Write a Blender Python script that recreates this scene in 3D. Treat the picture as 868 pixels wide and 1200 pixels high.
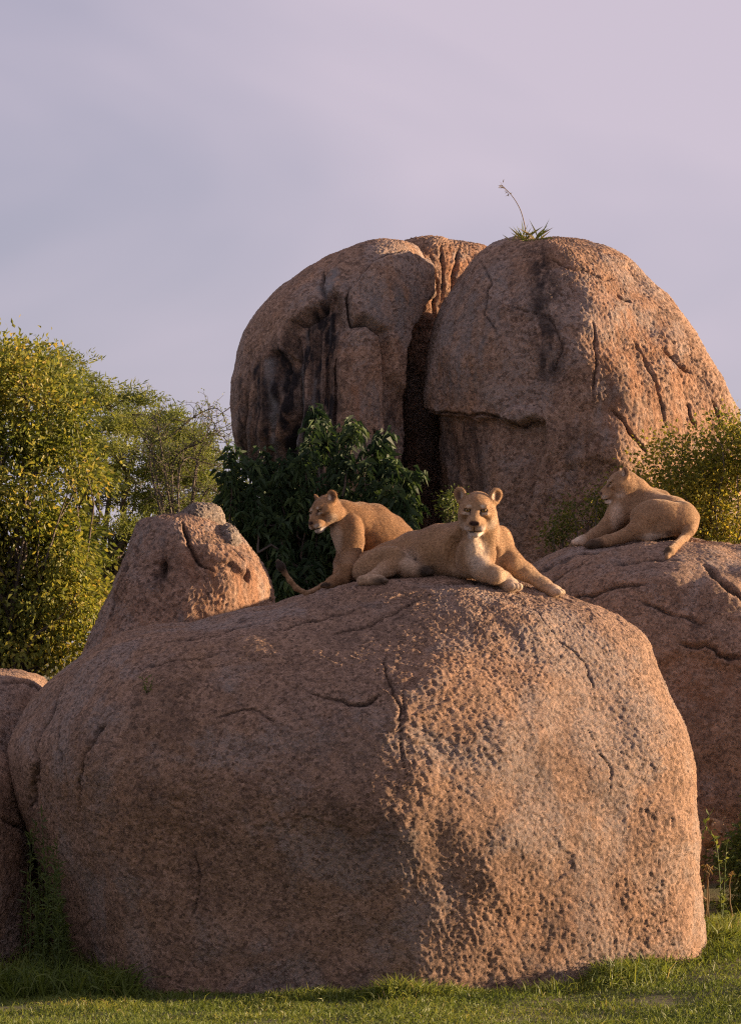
import bpy, math
import numpy as np
from mathutils import Vector, Matrix
from mathutils.bvhtree import BVHTree

for o in list(bpy.data.objects):
    bpy.data.objects.remove(o)
SC = bpy.context.scene
COL = SC.collection
rng = np.random.default_rng(7)

# ------------------------------------------------------------------ camera
CAM_D, CAM_H, HOR, K = 25.0, 2.5, 753.0, 0.00024
cam_data = bpy.data.cameras.new('camera')
cam = bpy.data.objects.new('camera', cam_data)
COL.objects.link(cam)
cam.location = (0, -CAM_D, CAM_H)
cam.rotation_euler = (math.radians(90), 0, 0)
cam_data.sensor_fit = 'VERTICAL'
cam_data.sensor_height = 36
cam_data.lens = 36 / (1200 * K)
cam_data.shift_y = (HOR - 600) / 1200
cam_data.clip_end = 3000
SC.camera = cam
SC.render.resolution_x, SC.render.resolution_y = 740, 1024

# ------------------------------------------------------------------ sun, sky, exposure
SUN_EL, SUN_AZ = math.radians(8.6), math.radians(9.0)      # azimuth: from +X towards +Y
to_sun = Vector((math.cos(SUN_EL) * math.cos(SUN_AZ), math.cos(SUN_EL) * math.sin(SUN_AZ), math.sin(SUN_EL)))
sun_data = bpy.data.lights.new('sun', 'SUN')
sun_data.energy = 4.6
sun_data.angle = math.radians(0.5)
sun_data.color = (1.0, 0.70, 0.44)
sun = bpy.data.objects.new('sun', sun_data)
COL.objects.link(sun)
sun.location = (20, 0, 12)
sun.rotation_euler = to_sun.to_track_quat('Z', 'Y').to_euler()

world = bpy.data.worlds.new('World')
SC.world = world
world.use_nodes = True
wt = world.node_tree
for n in list(wt.nodes):
    wt.nodes.remove(n)
def wn(t, **kw):
    n = wt.nodes.new(t)
    for k, v in kw.items():
        setattr(n, k, v)
    return n
w_out = wn('ShaderNodeOutputWorld')
w_bg = wn('ShaderNodeBackground')
w_bg.inputs['Strength'].default_value = 0.050
w_sky = wn('ShaderNodeTexSky', sky_type='NISHITA', sun_disc=False, sun_elevation=SUN_EL,
           sun_rotation=math.radians(90) - SUN_AZ, altitude=1500, air_density=1.0, dust_density=2.5, ozone_density=2.0)
w_tc = wn('ShaderNodeTexCoord')
w_map = wn('ShaderNodeMapping')
w_map.inputs['Location'].default_value = (4.07, 5.25, 15.01)
w_map.inputs['Scale'].default_value = (1.0, 1.0, 3.2)
w_n1 = wn('ShaderNodeTexNoise')
w_n1.inputs['Scale'].default_value = 2.6
w_n1.inputs['Detail'].default_value = 4
w_n1.inputs['Roughness'].default_value = 0.52
w_n1.inputs['Distortion'].default_value = 0.6
w_r1 = wn('ShaderNodeValToRGB')
w_r1.color_ramp.elements[0].position = 0.40
w_r1.color_ramp.elements[0].color = (0, 0, 0, 1)
w_r1.color_ramp.elements[1].position = 0.68
w_r1.color_ramp.elements[1].color = (1, 1, 1, 1)
w_mixv = wn('ShaderNodeMix', data_type='RGBA')          # high thin veil: greys the blue, most of all overhead
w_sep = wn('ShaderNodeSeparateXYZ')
w_hz = wn('ShaderNodeMapRange')                          # veil thickens with height, strengthened overhead as added fill light
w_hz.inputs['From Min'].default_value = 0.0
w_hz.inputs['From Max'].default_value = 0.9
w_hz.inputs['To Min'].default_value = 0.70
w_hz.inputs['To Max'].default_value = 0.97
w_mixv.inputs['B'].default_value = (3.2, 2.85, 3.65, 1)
w_mixc = wn('ShaderNodeMix', data_type='RGBA')          # drifting cirrus lit pink by the low sun
w_mul = wn('ShaderNodeMath', operation='MULTIPLY')
w_mul.inputs[1].default_value = 0.70
w_mixc.inputs['B'].default_value = (4.85, 4.15, 4.8, 1)
L = wt.links.new
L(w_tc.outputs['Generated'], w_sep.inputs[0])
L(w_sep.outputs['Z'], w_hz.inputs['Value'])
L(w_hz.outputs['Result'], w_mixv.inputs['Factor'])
L(w_tc.outputs['Generated'], w_map.inputs['Vector'])
L(w_map.outputs['Vector'], w_n1.inputs['Vector'])
L(w_n1.outputs['Fac'], w_r1.inputs['Fac'])
L(w_r1.outputs['Color'], w_mul.inputs[0])
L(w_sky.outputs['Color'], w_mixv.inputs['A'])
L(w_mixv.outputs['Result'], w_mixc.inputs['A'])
L(w_mul.outputs[0], w_mixc.inputs['Factor'])
L(w_mixc.outputs['Result'], w_bg.inputs['Color'])
L(w_bg.outputs['Background'], w_out.inputs['Surface'])

SC.cycles.filter_width = 1.2
SC.cycles.use_denoising = False
SC.view_settings.view_transform = 'Standard'
SC.view_settings.look = 'None'
SC.view_settings.exposure = 1.55
SC.view_settings.gamma = 1.0
SC.view_settings.use_curve_mapping = False

# ------------------------------------------------------------------ helpers: picture measure -> place
def P(px, py, Y):
    D = Y + CAM_D
    return np.array([(px - 434) * K * D, Y, CAM_H + (HOR - py) * K * D])
def to_px(V):
    D = V[:, 1] + CAM_D
    return np.stack([434 + V[:, 0] / (K * D), HOR - (V[:, 2] - CAM_H) / (K * D)], 1)

# ------------------------------------------------------------------ helpers: noise
_perm = np.random.default_rng(3).permutation(256).astype(np.int32)
_perm = np.concatenate([_perm, _perm, _perm])
_g = np.random.default_rng(4).normal(size=(256, 3)).astype(np.float32)
_g /= np.linalg.norm(_g, axis=1)[:, None]
def perlin(p):
    p = np.asarray(p, np.float32)
    f0 = np.floor(p)
    i = f0.astype(np.int32) & 255
    f = p - f0
    u = f * f * f * (f * (f * 6 - 15) + 10)
    out = np.zeros(len(p), np.float32)
    for dx in (0, 1):
        wx = u[:, 0] if dx else 1 - u[:, 0]
        a = _perm[(i[:, 0] + dx) & 255]
        for dy in (0, 1):
            wy = u[:, 1] if dy else 1 - u[:, 1]
            b = _perm[a + ((i[:, 1] + dy) & 255)]
            for dz in (0, 1):
                wz = u[:, 2] if dz else 1 - u[:, 2]
                g = _g[_perm[b + ((i[:, 2] + dz) & 255)] & 255]
                out += wx * wy * wz * (g[:, 0] * (f[:, 0] - dx) + g[:, 1] * (f[:, 1] - dy) + g[:, 2] * (f[:, 2] - dz))
    return out * 1.5
def fbm(p, octs=4, gain=0.5, lac=2.03):
    s = 0; a = 1.0; p = np.asarray(p, np.float32)
    for k in range(octs):
        s = s + a * perlin(p + 17.3 * k); p = p * lac; a *= gain
    return s
def sstep(a, b, x):
    t = np.clip((x - a) / (b - a), 0, 1)
    return t * t * (3 - 2 * t)

# ------------------------------------------------------------------ helpers: meshes
def mesh_np(name, V, F, smooth=True, attrs=None, mat=None):
    V = np.ascontiguousarray(V, np.float32); F = np.ascontiguousarray(F, np.int32)
    me = bpy.data.meshes.new(name)
    n = F.shape[1]
    me.vertices.add(len(V)); me.vertices.foreach_set('co', V.ravel())
    me.loops.add(F.size); me.loops.foreach_set('vertex_index', F.ravel())
    me.polygons.add(len(F))
    me.polygons.foreach_set('loop_start', np.arange(0, F.size, n, dtype=np.int32))
    me.polygons.foreach_set('use_smooth', np.full(len(F), smooth))
    me.update(calc_edges=True)
    for k, a in (attrs or {}).items():
        a = np.asarray(a, np.float32)
        if a.ndim == 1:
            at = me.attributes.new(k, 'FLOAT', 'POINT'); at.data.foreach_set('value', a)
        else:
            if a.shape[1] == 3:
                a = np.concatenate([a, np.ones((len(a), 1), np.float32)], 1)
            at = me.attributes.new(k, 'FLOAT_COLOR', 'POINT'); at.data.foreach_set('color', np.ascontiguousarray(a).ravel())
    if mat: me.materials.append(mat)
    return me
def link(name, me, parent=None, loc=None, label=None, cat=None, group=None, kind=None):
    o = bpy.data.objects.new(name, me)
    COL.objects.link(o)
    if parent is not None: o.parent = parent
    if loc is not None: o.location = loc
    if label: o['label'] = label
    if cat: o['category'] = cat
    if group: o['group'] = group
    if kind: o['kind'] = kind
    return o
def vnormals(V, F):
    a, b, c = V[F[:, 0]], V[F[:, 1]], V[F[:, 2]]
    n = np.cross(b - a, c - a)
    if F.shape[1] == 4:
        d = V[F[:, 3]]; n = n + np.cross(c - a, d - a)
    N = np.zeros_like(V)
    for k in range(F.shape[1]):
        for ax in range(3):
            N[:, ax] += np.bincount(F[:, k], n[:, ax], len(V))
    return N / np.maximum(np.linalg.norm(N, axis=1), 1e-9)[:, None]
def catmull(pts, n):
    p = np.array(pts, float)
    p = np.vstack([2 * p[0] - p[1], p, 2 * p[-1] - p[-2]])
    out = []
    for i in range(1, len(p) - 2):
        t = np.linspace(0, 1, 24, endpoint=False)[:, None]
        a, b, c, d = p[i - 1], p[i], p[i + 1], p[i + 2]
        out.append(.5 * (2 * b + (c - a) * t + (2 * a - 5 * b + 4 * c - d) * t ** 2 + (3 * b - a - 3 * c + d) * t ** 3))
    out.append(p[-2][None])
    q = np.vstack(out)
    s = np.concatenate([[0], np.cumsum(np.linalg.norm(np.diff(q, axis=0), axis=1))])
    u = np.linspace(0, s[-1], n)
    return np.stack([np.interp(u, s, q[:, k]) for k in range(q.shape[1])], 1)

# ------------------------------------------------------------------ helpers: tubes
class Tubes:
    def __init__(self): self.V = []; self.F = []; self.n = 0
    def add(self, pts, r0, r1, sides=5):
        p = np.array(pts, float); k = len(p)
        tg = np.gradient(p, axis=0); tg /= np.maximum(np.linalg.norm(tg, axis=1), 1e-9)[:, None]
        up = np.where(np.abs(tg[:, 2:3]) > .9, np.array([[1., 0, 0]]), np.array([[0, 0, 1.]]))
        a = np.cross(tg, up); a /= np.maximum(np.linalg.norm(a, axis=1), 1e-9)[:, None]; b_ = np.cross(tg, a)
        r = np.linspace(r0, r1, k)
        an = np.linspace(0, 2 * math.pi, sides, endpoint=False)
        v = p[:, None] + r[:, None, None] * (np.cos(an)[None, :, None] * a[:, None] + np.sin(an)[None, :, None] * b_[:, None])
        self.V.append(v.reshape(-1, 3))
        i = np.arange(k - 1)[:, None] * sides; j = np.arange(sides)[None]; jn = (j + 1) % sides
        self.F.append(np.stack([i + j, i + jn, i + sides + jn, i + sides + j], 2).reshape(-1, 4) + self.n)
        self.n += k * sides
    def mesh(self, name, mat, loc, tint=None):
        V = np.concatenate(self.V)
        return mesh_np(name, V - loc, np.concatenate(self.F), True, {'tint': np.full(len(V), .4 if tint is None else tint)}, mat)
# ------------------------------------------------------------------ helpers: materials
def mat_new(name):
    m = bpy.data.materials.new(name); m.use_nodes = True
    t = m.node_tree
    for n in list(t.nodes): t.nodes.remove(n)
    out = t.nodes.new('ShaderNodeOutputMaterial')
    b = t.nodes.new('ShaderNodeBsdfPrincipled')
    t.links.new(b.outputs[0], out.inputs[0])
    return m, t, b, out
def node(t, typ, ins=None, **kw):
    n = t.nodes.new(typ)
    for k, v in kw.items(): setattr(n, k, v)
    for k, v in (ins or {}).items():
        if isinstance(v, bpy.types.NodeSocket): t.links.new(v, n.inputs[k])
        else: n.inputs[k].default_value = v
    return n
def ramp(t, fac, stops):
    r = t.nodes.new('ShaderNodeValToRGB')
    while len(r.color_ramp.elements) > 1: r.color_ramp.elements.remove(r.color_ramp.elements[-1])
    for i, (p, c) in enumerate(stops):
        e = r.color_ramp.elements[0] if i == 0 else r.color_ramp.elements.new(p)
        e.position = p; e.color = (c[0], c[1], c[2], 1) if not isinstance(c, (int, float)) else (c, c, c, 1)
    t.links.new(fac, r.inputs[0])
    return r.outputs['Color']
def mix(t, fac, a, b, blend='MIX'):
    n = t.nodes.new('ShaderNodeMix'); n.data_type = 'RGBA'; n.blend_type = blend
    for k, v in (('Factor', fac), ('A', a), ('B', b)):
        if isinstance(v, bpy.types.NodeSocket): t.links.new(v, n.inputs[k])
        elif k == 'Factor': n.inputs[k].default_value = v
        else: n.inputs[k].default_value = (v[0], v[1], v[2], 1)
    return n.outputs['Result']

def rock_material(name, base, warm, dark, grain=55.0, bump=0.8):
    m, t, b, out = mat_new(name)
    tc = node(t, 'ShaderNodeTexCoord').outputs['Object']
    big = node(t, 'ShaderNodeTexNoise', {'Vector': tc, 'Scale': 0.9, 'Detail': 6.0, 'Roughness': 0.6}).outputs['Fac']
    med = node(t, 'ShaderNodeTexNoise', {'Vector': tc, 'Scale': 5.5, 'Detail': 8.0, 'Roughness': 0.68}).outputs['Fac']
    fine = node(t, 'ShaderNodeTexNoise', {'Vector': tc, 'Scale': grain, 'Detail': 4.0, 'Roughness': 0.75}).outputs['Fac']
    wv = node(t, 'ShaderNodeTexNoise', {'Vector': tc, 'Scale': grain * .8, 'Detail': 2.0}).outputs['Color']
    tw = node(t, 'ShaderNodeVectorMath', {0: tc, 1: node(t, 'ShaderNodeVectorMath', {0: wv, 'Scale': 1.6 / grain}, operation='SCALE').outputs[0]}, operation='ADD').outputs[0]
    vor = node(t, 'ShaderNodeTexVoronoi', {'Vector': tw, 'Scale': grain * 0.80, 'Randomness': 1.0}).outputs['Color']
    vs = node(t, 'ShaderNodeSeparateColor', {'Color': vor}).outputs[0]
    m2 = node(t, 'ShaderNodeTexNoise', {'Vector': tc, 'Scale': 20.0, 'Detail': 6.0, 'Roughness': 0.78}).outputs['Fac']
    c = mix(t, ramp(t, big, [(0.36, 0.0), (0.66, 1.0)]), base, warm)
    c = mix(t, ramp(t, med, [(0.44, 0.0), (0.62, 0.65)]), c, dark)
    c = mix(t, ramp(t, m2, [(0.49, 0.0), (0.64, 0.60)]), c, tuple(x * .50 for x in dark))
    c = mix(t, ramp(t, m2, [(0.30, 0.45), (0.44, 0.0)]), c, tuple(x * 1.35 for x in warm))
    pt1 = node(t, 'ShaderNodeTexNoise', {'Vector': tc, 'Scale': 1.7, 'Detail': 9.0, 'Roughness': 0.66, 'Distortion': 0.8}).outputs['Fac']
    pt2 = node(t, 'ShaderNodeTexNoise', {'Vector': node(t, 'ShaderNodeVectorMath', {0: tc, 1: (31.0, 7.0, 3.0)}, operation='ADD').outputs[0], 'Scale': 1.3, 'Detail': 9.0, 'Roughness': 0.64, 'Distortion': 0.5}).outputs['Fac']
    c = mix(t, ramp(t, pt1, [(0.53, 0.0), (0.61, 0.45)]), c, tuple(x * .80 for x in dark))
    c = mix(t, ramp(t, pt2, [(0.50, 0.0), (0.58, 0.65)]), c, (0.34, 0.295, 0.268))
    # mineral grains
    c = mix(t, ramp(t, vs, [(0.0, 0.80), (0.20, 0.50), (0.34, 0.0)]), c, tuple(x * .40 for x in dark))
    c = mix(t, ramp(t, vs, [(0.72, 0.0), (0.87, 0.40), (1.0, 0.50)]), c, tuple(min(1, x * 1.5) for x in base))
    c = mix(t, ramp(t, fine, [(0.42, 0.0), (0.72, 0.45)]), c, tuple(x * 1.25 for x in warm))
    at = node(t, 'ShaderNodeAttribute', attribute_name='marks')
    sp = node(t, 'ShaderNodeSeparateColor', {'Color': at.outputs['Color']})
    mott = ramp(t, med, [(0.30, 0.55), (0.55, 1.0)])
    st = node(t, 'ShaderNodeMath', {0: sp.outputs[0], 1: mott}, operation='MULTIPLY').outputs[0]
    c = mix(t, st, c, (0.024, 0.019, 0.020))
    li = node(t, 'ShaderNodeMath', {0: sp.outputs[1], 1: mott}, operation='MULTIPLY').outputs[0]
    c = mix(t, li, c, (0.25, 0.235, 0.225))
    og = node(t, 'ShaderNodeMath', {0: sp.outputs[2], 1: mott}, operation='MULTIPLY').outputs[0]
    c = mix(t, og, c, (0.43, 0.205, 0.10))
    t.links.new(c, b.inputs['Base Color'])
    b.inputs['Roughness'].default_value = 0.86
    b.inputs['Specular IOR Level'].default_value = 0.28
    bm0 = node(t, 'ShaderNodeBump', {'Height': m2, 'Strength': bump, 'Distance': 0.045})
    bm1 = node(t, 'ShaderNodeBump', {'Height': fine, 'Strength': bump, 'Distance': 0.030, 'Normal': bm0.outputs[0]})
    bm2 = node(t, 'ShaderNodeBump', {'Height': vs, 'Strength': bump * .8, 'Distance': 0.008, 'Normal': bm1.outputs[0]})
    t.links.new(bm2.outputs[0], b.inputs['Normal'])
    return m
M_ROCK = rock_material('granite_brown', (0.405, 0.269, 0.192), (0.441, 0.264, 0.157), (0.239, 0.156, 0.114))
M_ROCK2 = rock_material('granite_grey_brown', (0.396, 0.275, 0.200), (0.450, 0.252, 0.144), (0.234, 0.155, 0.114), 38.0)
M_ROCK3 = rock_material('granite_rust', (0.39, 0.265, 0.195), (0.46, 0.265, 0.155), (0.17, 0.115, 0.09), 45.0)
M_GREY = rock_material('granite_lichen_grey', (0.31, 0.27, 0.235), (0.34, 0.25, 0.18), (0.16, 0.13, 0.11), 45.0)

# ------------------------------------------------------------------ boulders
def seg_dist(q, poly):
    """distance of 2-D points q to an open polyline, and position along it 0..1"""
    poly = np.array(poly, float)
    best = np.full(len(q), 1e9); along = np.zeros(len(q))
    n = len(poly) - 1
    for i in range(n):
        a, b = poly[i], poly[i + 1]
        ab = b - a
        h = np.clip(((q - a) @ ab) / max(ab @ ab, 1e-9), 0, 1)
        d = np.linalg.norm(q - a - h[:, None] * ab, axis=1)
        m = d < best
        best[m] = d[m]; along[m] = (i + h[m]) / n
    return best, along
def poly_sd(q, poly):
    """signed distance to a closed polygon (negative inside)"""
    poly = np.array(poly, float)
    d, _ = seg_dist(q, np.vstack([poly, poly[:1]]))
    ins = np.zeros(len(q), bool)
    j = len(poly) - 1
    for i in range(len(poly)):
        a, b = poly[i], poly[j]
        c = ((a[1] > q[:, 1]) != (b[1] > q[:, 1])) & (q[:, 0] < (b[0] - a[0]) * (q[:, 1] - a[1]) / (b[1] - a[1] + 1e-12) + a[0])
        ins ^= c
        j = i
    return np.where(ins, -d, d)

BVHS = {}
def boulder(name, left, right, Yc, front, back, nphi, nt, mat, nf=2.0, nb=2.0, dpow=0.9, rough=1.0, seed=0.0,
            cracks=(), polys=(), marks=(), streak=None, skew=0.0, facet=0.0, grain=1.0, lean=0.0, parent=None, label=None, cat='boulder',
            group=None, obj_name=None, jit=5.5, ridge=None, ck=1.0, rk=.02):
    """a weathered boulder lofted from its left and right profile (measured at depth Yc), then worn by noise, cracks and scars"""
    A = catmull([P(x, y, Yc)[[0, 2]] for x, y in left], nt)
    B = catmull([P(x, y, Yc)[[0, 2]] for x, y in right], nt)
    hw = (B[:, 0] - A[:, 0]) / 2
    cx = (B[:, 0] + A[:, 0]) / 2
    hw = np.maximum(hw, 0.0)
    rel = np.clip(hw / hw.max(), 0, 1) ** dpow
    ph = np.linspace(0, 2 * math.pi, 6001)
    c, s = np.cos(ph), np.sin(ph)
    ex = np.where(s < 0, 2 / nf, 2 / nb)
    ux = np.sign(c) * np.abs(c) ** ex
    uy = np.sign(s) * np.abs(s) ** ex
    if ridge is not None:                      # two flattish front faces that meet in a blunt ridge
        fr_ = np.where(ux > 0, ridge[1], ridge[0])
        pl_ = -1 + fr_ * (np.sqrt(ux ** 2 + rk) - math.sqrt(rk))
        hh_ = np.clip(.5 + .5 * (pl_ - uy) / .12, 0, 1)
        sm_ = uy * (1 - hh_) + pl_ * hh_ + .12 * hh_ * (1 - hh_)
        uy = np.where(s < 0, np.minimum(sm_, 0), uy)
    # even spacing round the ring, denser on the side that is seen
    dl = np.hypot(np.diff(ux), np.diff(uy)) * np.where((uy[1:] + uy[:-1]) / 2 < .2, 2.6, 1.0)
    cl = np.concatenate([[0], np.cumsum(dl)])
    tq = np.linspace(0, cl[-1], nphi, endpoint=False)
    ux = np.interp(tq, cl, ux); uy = np.interp(tq, cl, uy)
    X = cx[:, None] + hw[:, None] * ux[None]
    Z = A[:, 1][:, None] * (1 - ux[None]) / 2 + B[:, 1][:, None] * (1 + ux[None]) / 2
    dep = np.where(uy < 0, front, back)
    Y = Yc + rel[:, None] * dep[None] * uy[None]
    X = X + skew * rel[:, None] * np.maximum(0, -uy)[None]
    zz = (Z - Z.min()) / (Z.max() - Z.min())
    Y = Y + lean * zz
    V = np.stack([X, Y, Z], 2).reshape(-1, 3)
    i = np.arange(nt - 1)[:, None] * nphi
    j = np.arange(nphi)[None]
    jn = (j + 1) % nphi
    F = np.stack([i + j, i + jn, i + nphi + jn, i + nphi + j], 2).reshape(-1, 4)
    N = vnormals(V, F)
    top = np.repeat(np.arange(nt) >= nt - 4, nphi)
    N[top] = N[top] * .2 + np.array([0, 0, 1.0])
    N /= np.linalg.norm(N, axis=1)[:, None]
    q = to_px(V)
    S = V + seed * 13.7
    # large swellings and flats
    d = 0.060 * rough * perlin(S * 0.8) + 0.040 * rough * perlin(S * 1.9 + 5) + 0.022 * rough * perlin(S * 3.7 + 15)
    if facet:
        f = perlin(S * 1.1 + 40); d = d + facet * (np.abs(f) * -1.0 + np.abs(perlin(S * 2.3 + 60)) * -.5)
    # onion-skin flakes: terraces with a sharp lip
    fl = fbm(S * np.array([1.0, 1.0, 1.5]) + 9, 4) * 2.2
    fr = fl - np.floor(fl)
    d = d + 0.013 * rough * sstep(-.1, .35, perlin(S * 1.3 + 33)) * (np.minimum(fr / 0.06, 1.0) - fr)
    q2 = q + np.stack([fbm(S * 4 + 3, 4, .5), fbm(S * 4 + 31, 4, .5)], 1) * jit
    facing = (V[:, 1] < Yc + lean * zz.ravel() + back * .35)
    M = np.zeros((len(V), 3), np.float32)
    for pl, off, edge in polys:
        bb = np.array(pl); m = facing & (q[:, 0] > bb[:, 0].min() - 40) & (q[:, 0] < bb[:, 0].max() + 40) & (q[:, 1] > bb[:, 1].min() - 40) & (q[:, 1] < bb[:, 1].max() + 40)
        if m.any():
            sd = poly_sd(q2[m], pl)
            d[m] += off * (1 - sstep(-edge, 0.6, sd))
    for pl, w, dp in cracks:
        w *= ck; dp *= ck
        bb = np.array(pl); m = facing & (q[:, 0] > bb[:, 0].min() - 30) & (q[:, 0] < bb[:, 0].max() + 30) & (q[:, 1] > bb[:, 1].min() - 30) & (q[:, 1] < bb[:, 1].max() + 30)
        if m.any():
            ds, al = seg_dist(q2[m], pl)
            tap = np.minimum(1, np.minimum(al, 1 - al) * 5 + .25)
            ww = w * tap * (0.6 + 1.0 * np.abs(perlin(S[m] * 6)))
            g = np.exp(-(ds / np.maximum(ww, .2)) ** 2)
            d[m] -= dp * g * tap
            M[m, 0] = np.maximum(M[m, 0], 0.75 * np.exp(-(ds / np.maximum(ww * 1.2, .3)) ** 2))
    # weathering: pocked crust, coarse grain
    an = np.array([1.0, 1.0, 0.62])
    T = S * an; T[:, 0] += S[:, 2] * .25
    T = T + 0.035 * np.stack([perlin(S * 7 + 1), perlin(S * 7 + 11), perlin(S * 7 + 23)], 1)
    T2 = S * np.array([1.0, 1.0, 0.55]); T2[:, 0] += S[:, 2] * .30
    e0 = perlin(T * 4.3 + 2); e3 = perlin(T2 * 27 + 4); e4 = perlin(T2 * 44 + 6); e5 = perlin(T * 66 + 7)
    zone = sstep(-.35, .45, perlin(S * 0.9 + 77))
    f1 = fbm(T2 * 5.5 + 2, 3, .55) * 2.3; f1 = f1 - np.floor(f1)          # small flakes, each with a sharp lip
    f2 = fbm(T2 * 13 + 8, 2, .55) * 1.9; f2 = f2 - np.floor(f2)
    f3 = fbm(T2 * 25 + 8, 2, .55) * 1.5; f3 = f3 - np.floor(f3)
    d = d + grain * (0.55 + 0.45 * zone) * (0.012 * e0 + 0.010 * f1 + 0.006 * f2 + 0.0065 * f3 + 0.005 * e3 + 0.0065 * e4 + 0.005 * e5)
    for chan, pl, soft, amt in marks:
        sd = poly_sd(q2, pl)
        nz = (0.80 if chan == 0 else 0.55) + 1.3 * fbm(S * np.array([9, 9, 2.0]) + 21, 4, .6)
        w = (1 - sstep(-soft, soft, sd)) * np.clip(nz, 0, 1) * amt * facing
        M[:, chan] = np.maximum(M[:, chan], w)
    if streak is not None:
        pl, amt, depth = streak
        sd = poly_sd(q2, pl)
        w = (1 - sstep(-22, 16, sd)) * facing
        wob = perlin(S * np.array([1.2, 1.2, .8])) * 2.0
        fl1 = perlin(np.stack([q[:, 0] * .105 + wob, q[:, 0] * 0 + 3, q[:, 1] * .006], 1))
        fl2 = perlin(np.stack([q[:, 0] * .26 + wob, q[:, 0] * 0 + 9, q[:, 1] * .012], 1))
        d = d + depth * w * fl1 * 1.4
        M[:, 0] = np.maximum(M[:, 0], w * amt * np.clip(.55 - 1.5 * fl1 - .8 * fl2, 0, 1))
        M[:, 1] = np.maximum(M[:, 1], w * .8 * np.clip(2.0 * fl2 - .45, 0, 1))
    V = V + N * d[:, None]
    base = np.array([cx[0], Yc, max(Z.min(), -0.3)])
    me = mesh_np(name, V - base, F, True, {'marks': M}, mat)
    o = link(obj_name or name, me, parent, tuple(base if parent is None else base - np.array(parent.location)), label, cat if parent is None else None, group)
    # coarse copy for resting things on it
    ii = np.arange(0, nt, 4); jj = np.arange(0, nphi, 3)
    G = V.reshape(nt, nphi, 3)[ii][:, jj]
    h, w = G.shape[:2]
    a = np.arange(h - 1)[:, None] * w; bb = np.arange(w)[None]; bn = (bb + 1) % w
    CF = np.stack([a + bb, a + bn, a + w + bn, a + w + bb], 2).reshape(-1, 4)
    BVHS[name] = BVHTree.FromPolygons([tuple(x) for x in G.reshape(-1, 3)], [tuple(x) for x in CF])
    return o
def hit(name, px, py):
    a = Vector((0, -CAM_D, CAM_H)); b = Vector(P(px, py, 0)) - a
    r = BVHS[name].ray_cast(a, b.normalized())
    return None if r[0] is None else np.array(r[0])
def drop(name, x, y):
    r = BVHS[name].ray_cast(Vector((x, y, 30)), Vector((0, 0, -1)))
    return None if r[0] is None else r[0].z

#@@BOULDERS
boulder('front_boulder',
    [(95, 1215), (84, 1130), (62, 1050), (35, 965), (14, 900), (15, 868), (33, 835), (62, 800), (100, 768), (155, 744), (225, 729), (300, 712), (345, 699), (395, 685), (450, 677), (505, 672), (560, 671)],
    [(806, 1215), (804, 1110), (801, 1040), (797, 965), (791, 905), (779, 850), (760, 798), (740, 754), (722, 735), (695, 719), (660, 701), (625, 687), (590, 677), (560, 671)],
    2.7, 2.75, 2.6, 900, 540, M_ROCK, nf=2.7, nb=2.1, dpow=0.85, skew=0.30, seed=1.0, grain=.82, ridge=(.24, .43), rk=.003, rough=.8, ck=.62,
    cracks=[([(78, 808), (62, 832), (50, 850), (44, 880), (40, 920), (42, 950)], 2.6, .10), ([(128, 842), (114, 860), (110, 872), (100, 892), (94, 915), (96, 950)], 2.2, .09), ([(72, 845), (66, 870), (70, 900)], 1.6, .05), ([(160, 790), (200, 776), (250, 770)], 1.6, .04), ([(250, 840), (300, 835), (330, 850)], 1.6, .03),
            ([(360, 812), (385, 818), (410, 827), (430, 824), (450, 818)], 2.4, .08), ([(385, 740), (420, 735), (440, 728), (478, 712), (505, 704)], 2.0, .06),
            ([(686, 846), (692, 862), (704, 878), (714, 900), (716, 930)], 1.1, .03), ([(600, 700), (640, 735), (664, 756), (676, 775), (694, 800), (700, 830)], 1.0, .025),
            ([(470, 800), (476, 840), (470, 870), (480, 920)], 2.0, .03), ([(520, 690), (545, 684), (580, 686)], 1.8, .03), ([(320, 738), (350, 730), (385, 720), (430, 714)], 1.8, .05), ([(450, 765), (452, 800), (470, 830), (468, 870)], 2.2, .05), ([(210, 750), (260, 742), (300, 730)], 1.6, .04),
            ([(230, 1000), (234, 1040), (226, 1075)], 2.5, .03)],
    marks=[(0, [(150, 820), (210, 800), (240, 860), (200, 930), (170, 960), (140, 900)], 25, 0.33), (0, [(350, 930), (430, 920), (520, 960), (500, 1010), (400, 1010)], 30, 0.33),
           (0, [(215, 970), (260, 960), (250, 1060), (220, 1080)], 18, 0.27), (0, [(360, 700), (480, 690), (540, 720), (470, 760), (380, 760)], 30, 0.21),
           (0, [(600, 860), (660, 830), (740, 900), (700, 960), (620, 930)], 25, 0.21), (1, [(60, 850), (120, 830), (150, 1000), (120, 1060), (70, 960)], 30, 0.21),
           (1, [(330, 820), (450, 830), (450, 900), (360, 910)], 30, 0.21), (2, [(450, 770), (540, 740), (640, 780), (600, 860), (480, 850)], 30, 0.21), (2, [(520, 1040), (800, 1000), (810, 1100), (560, 1140)], 40, 0.21)],
    label='huge rounded brown boulder in front with two lionesses resting on top')

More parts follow.
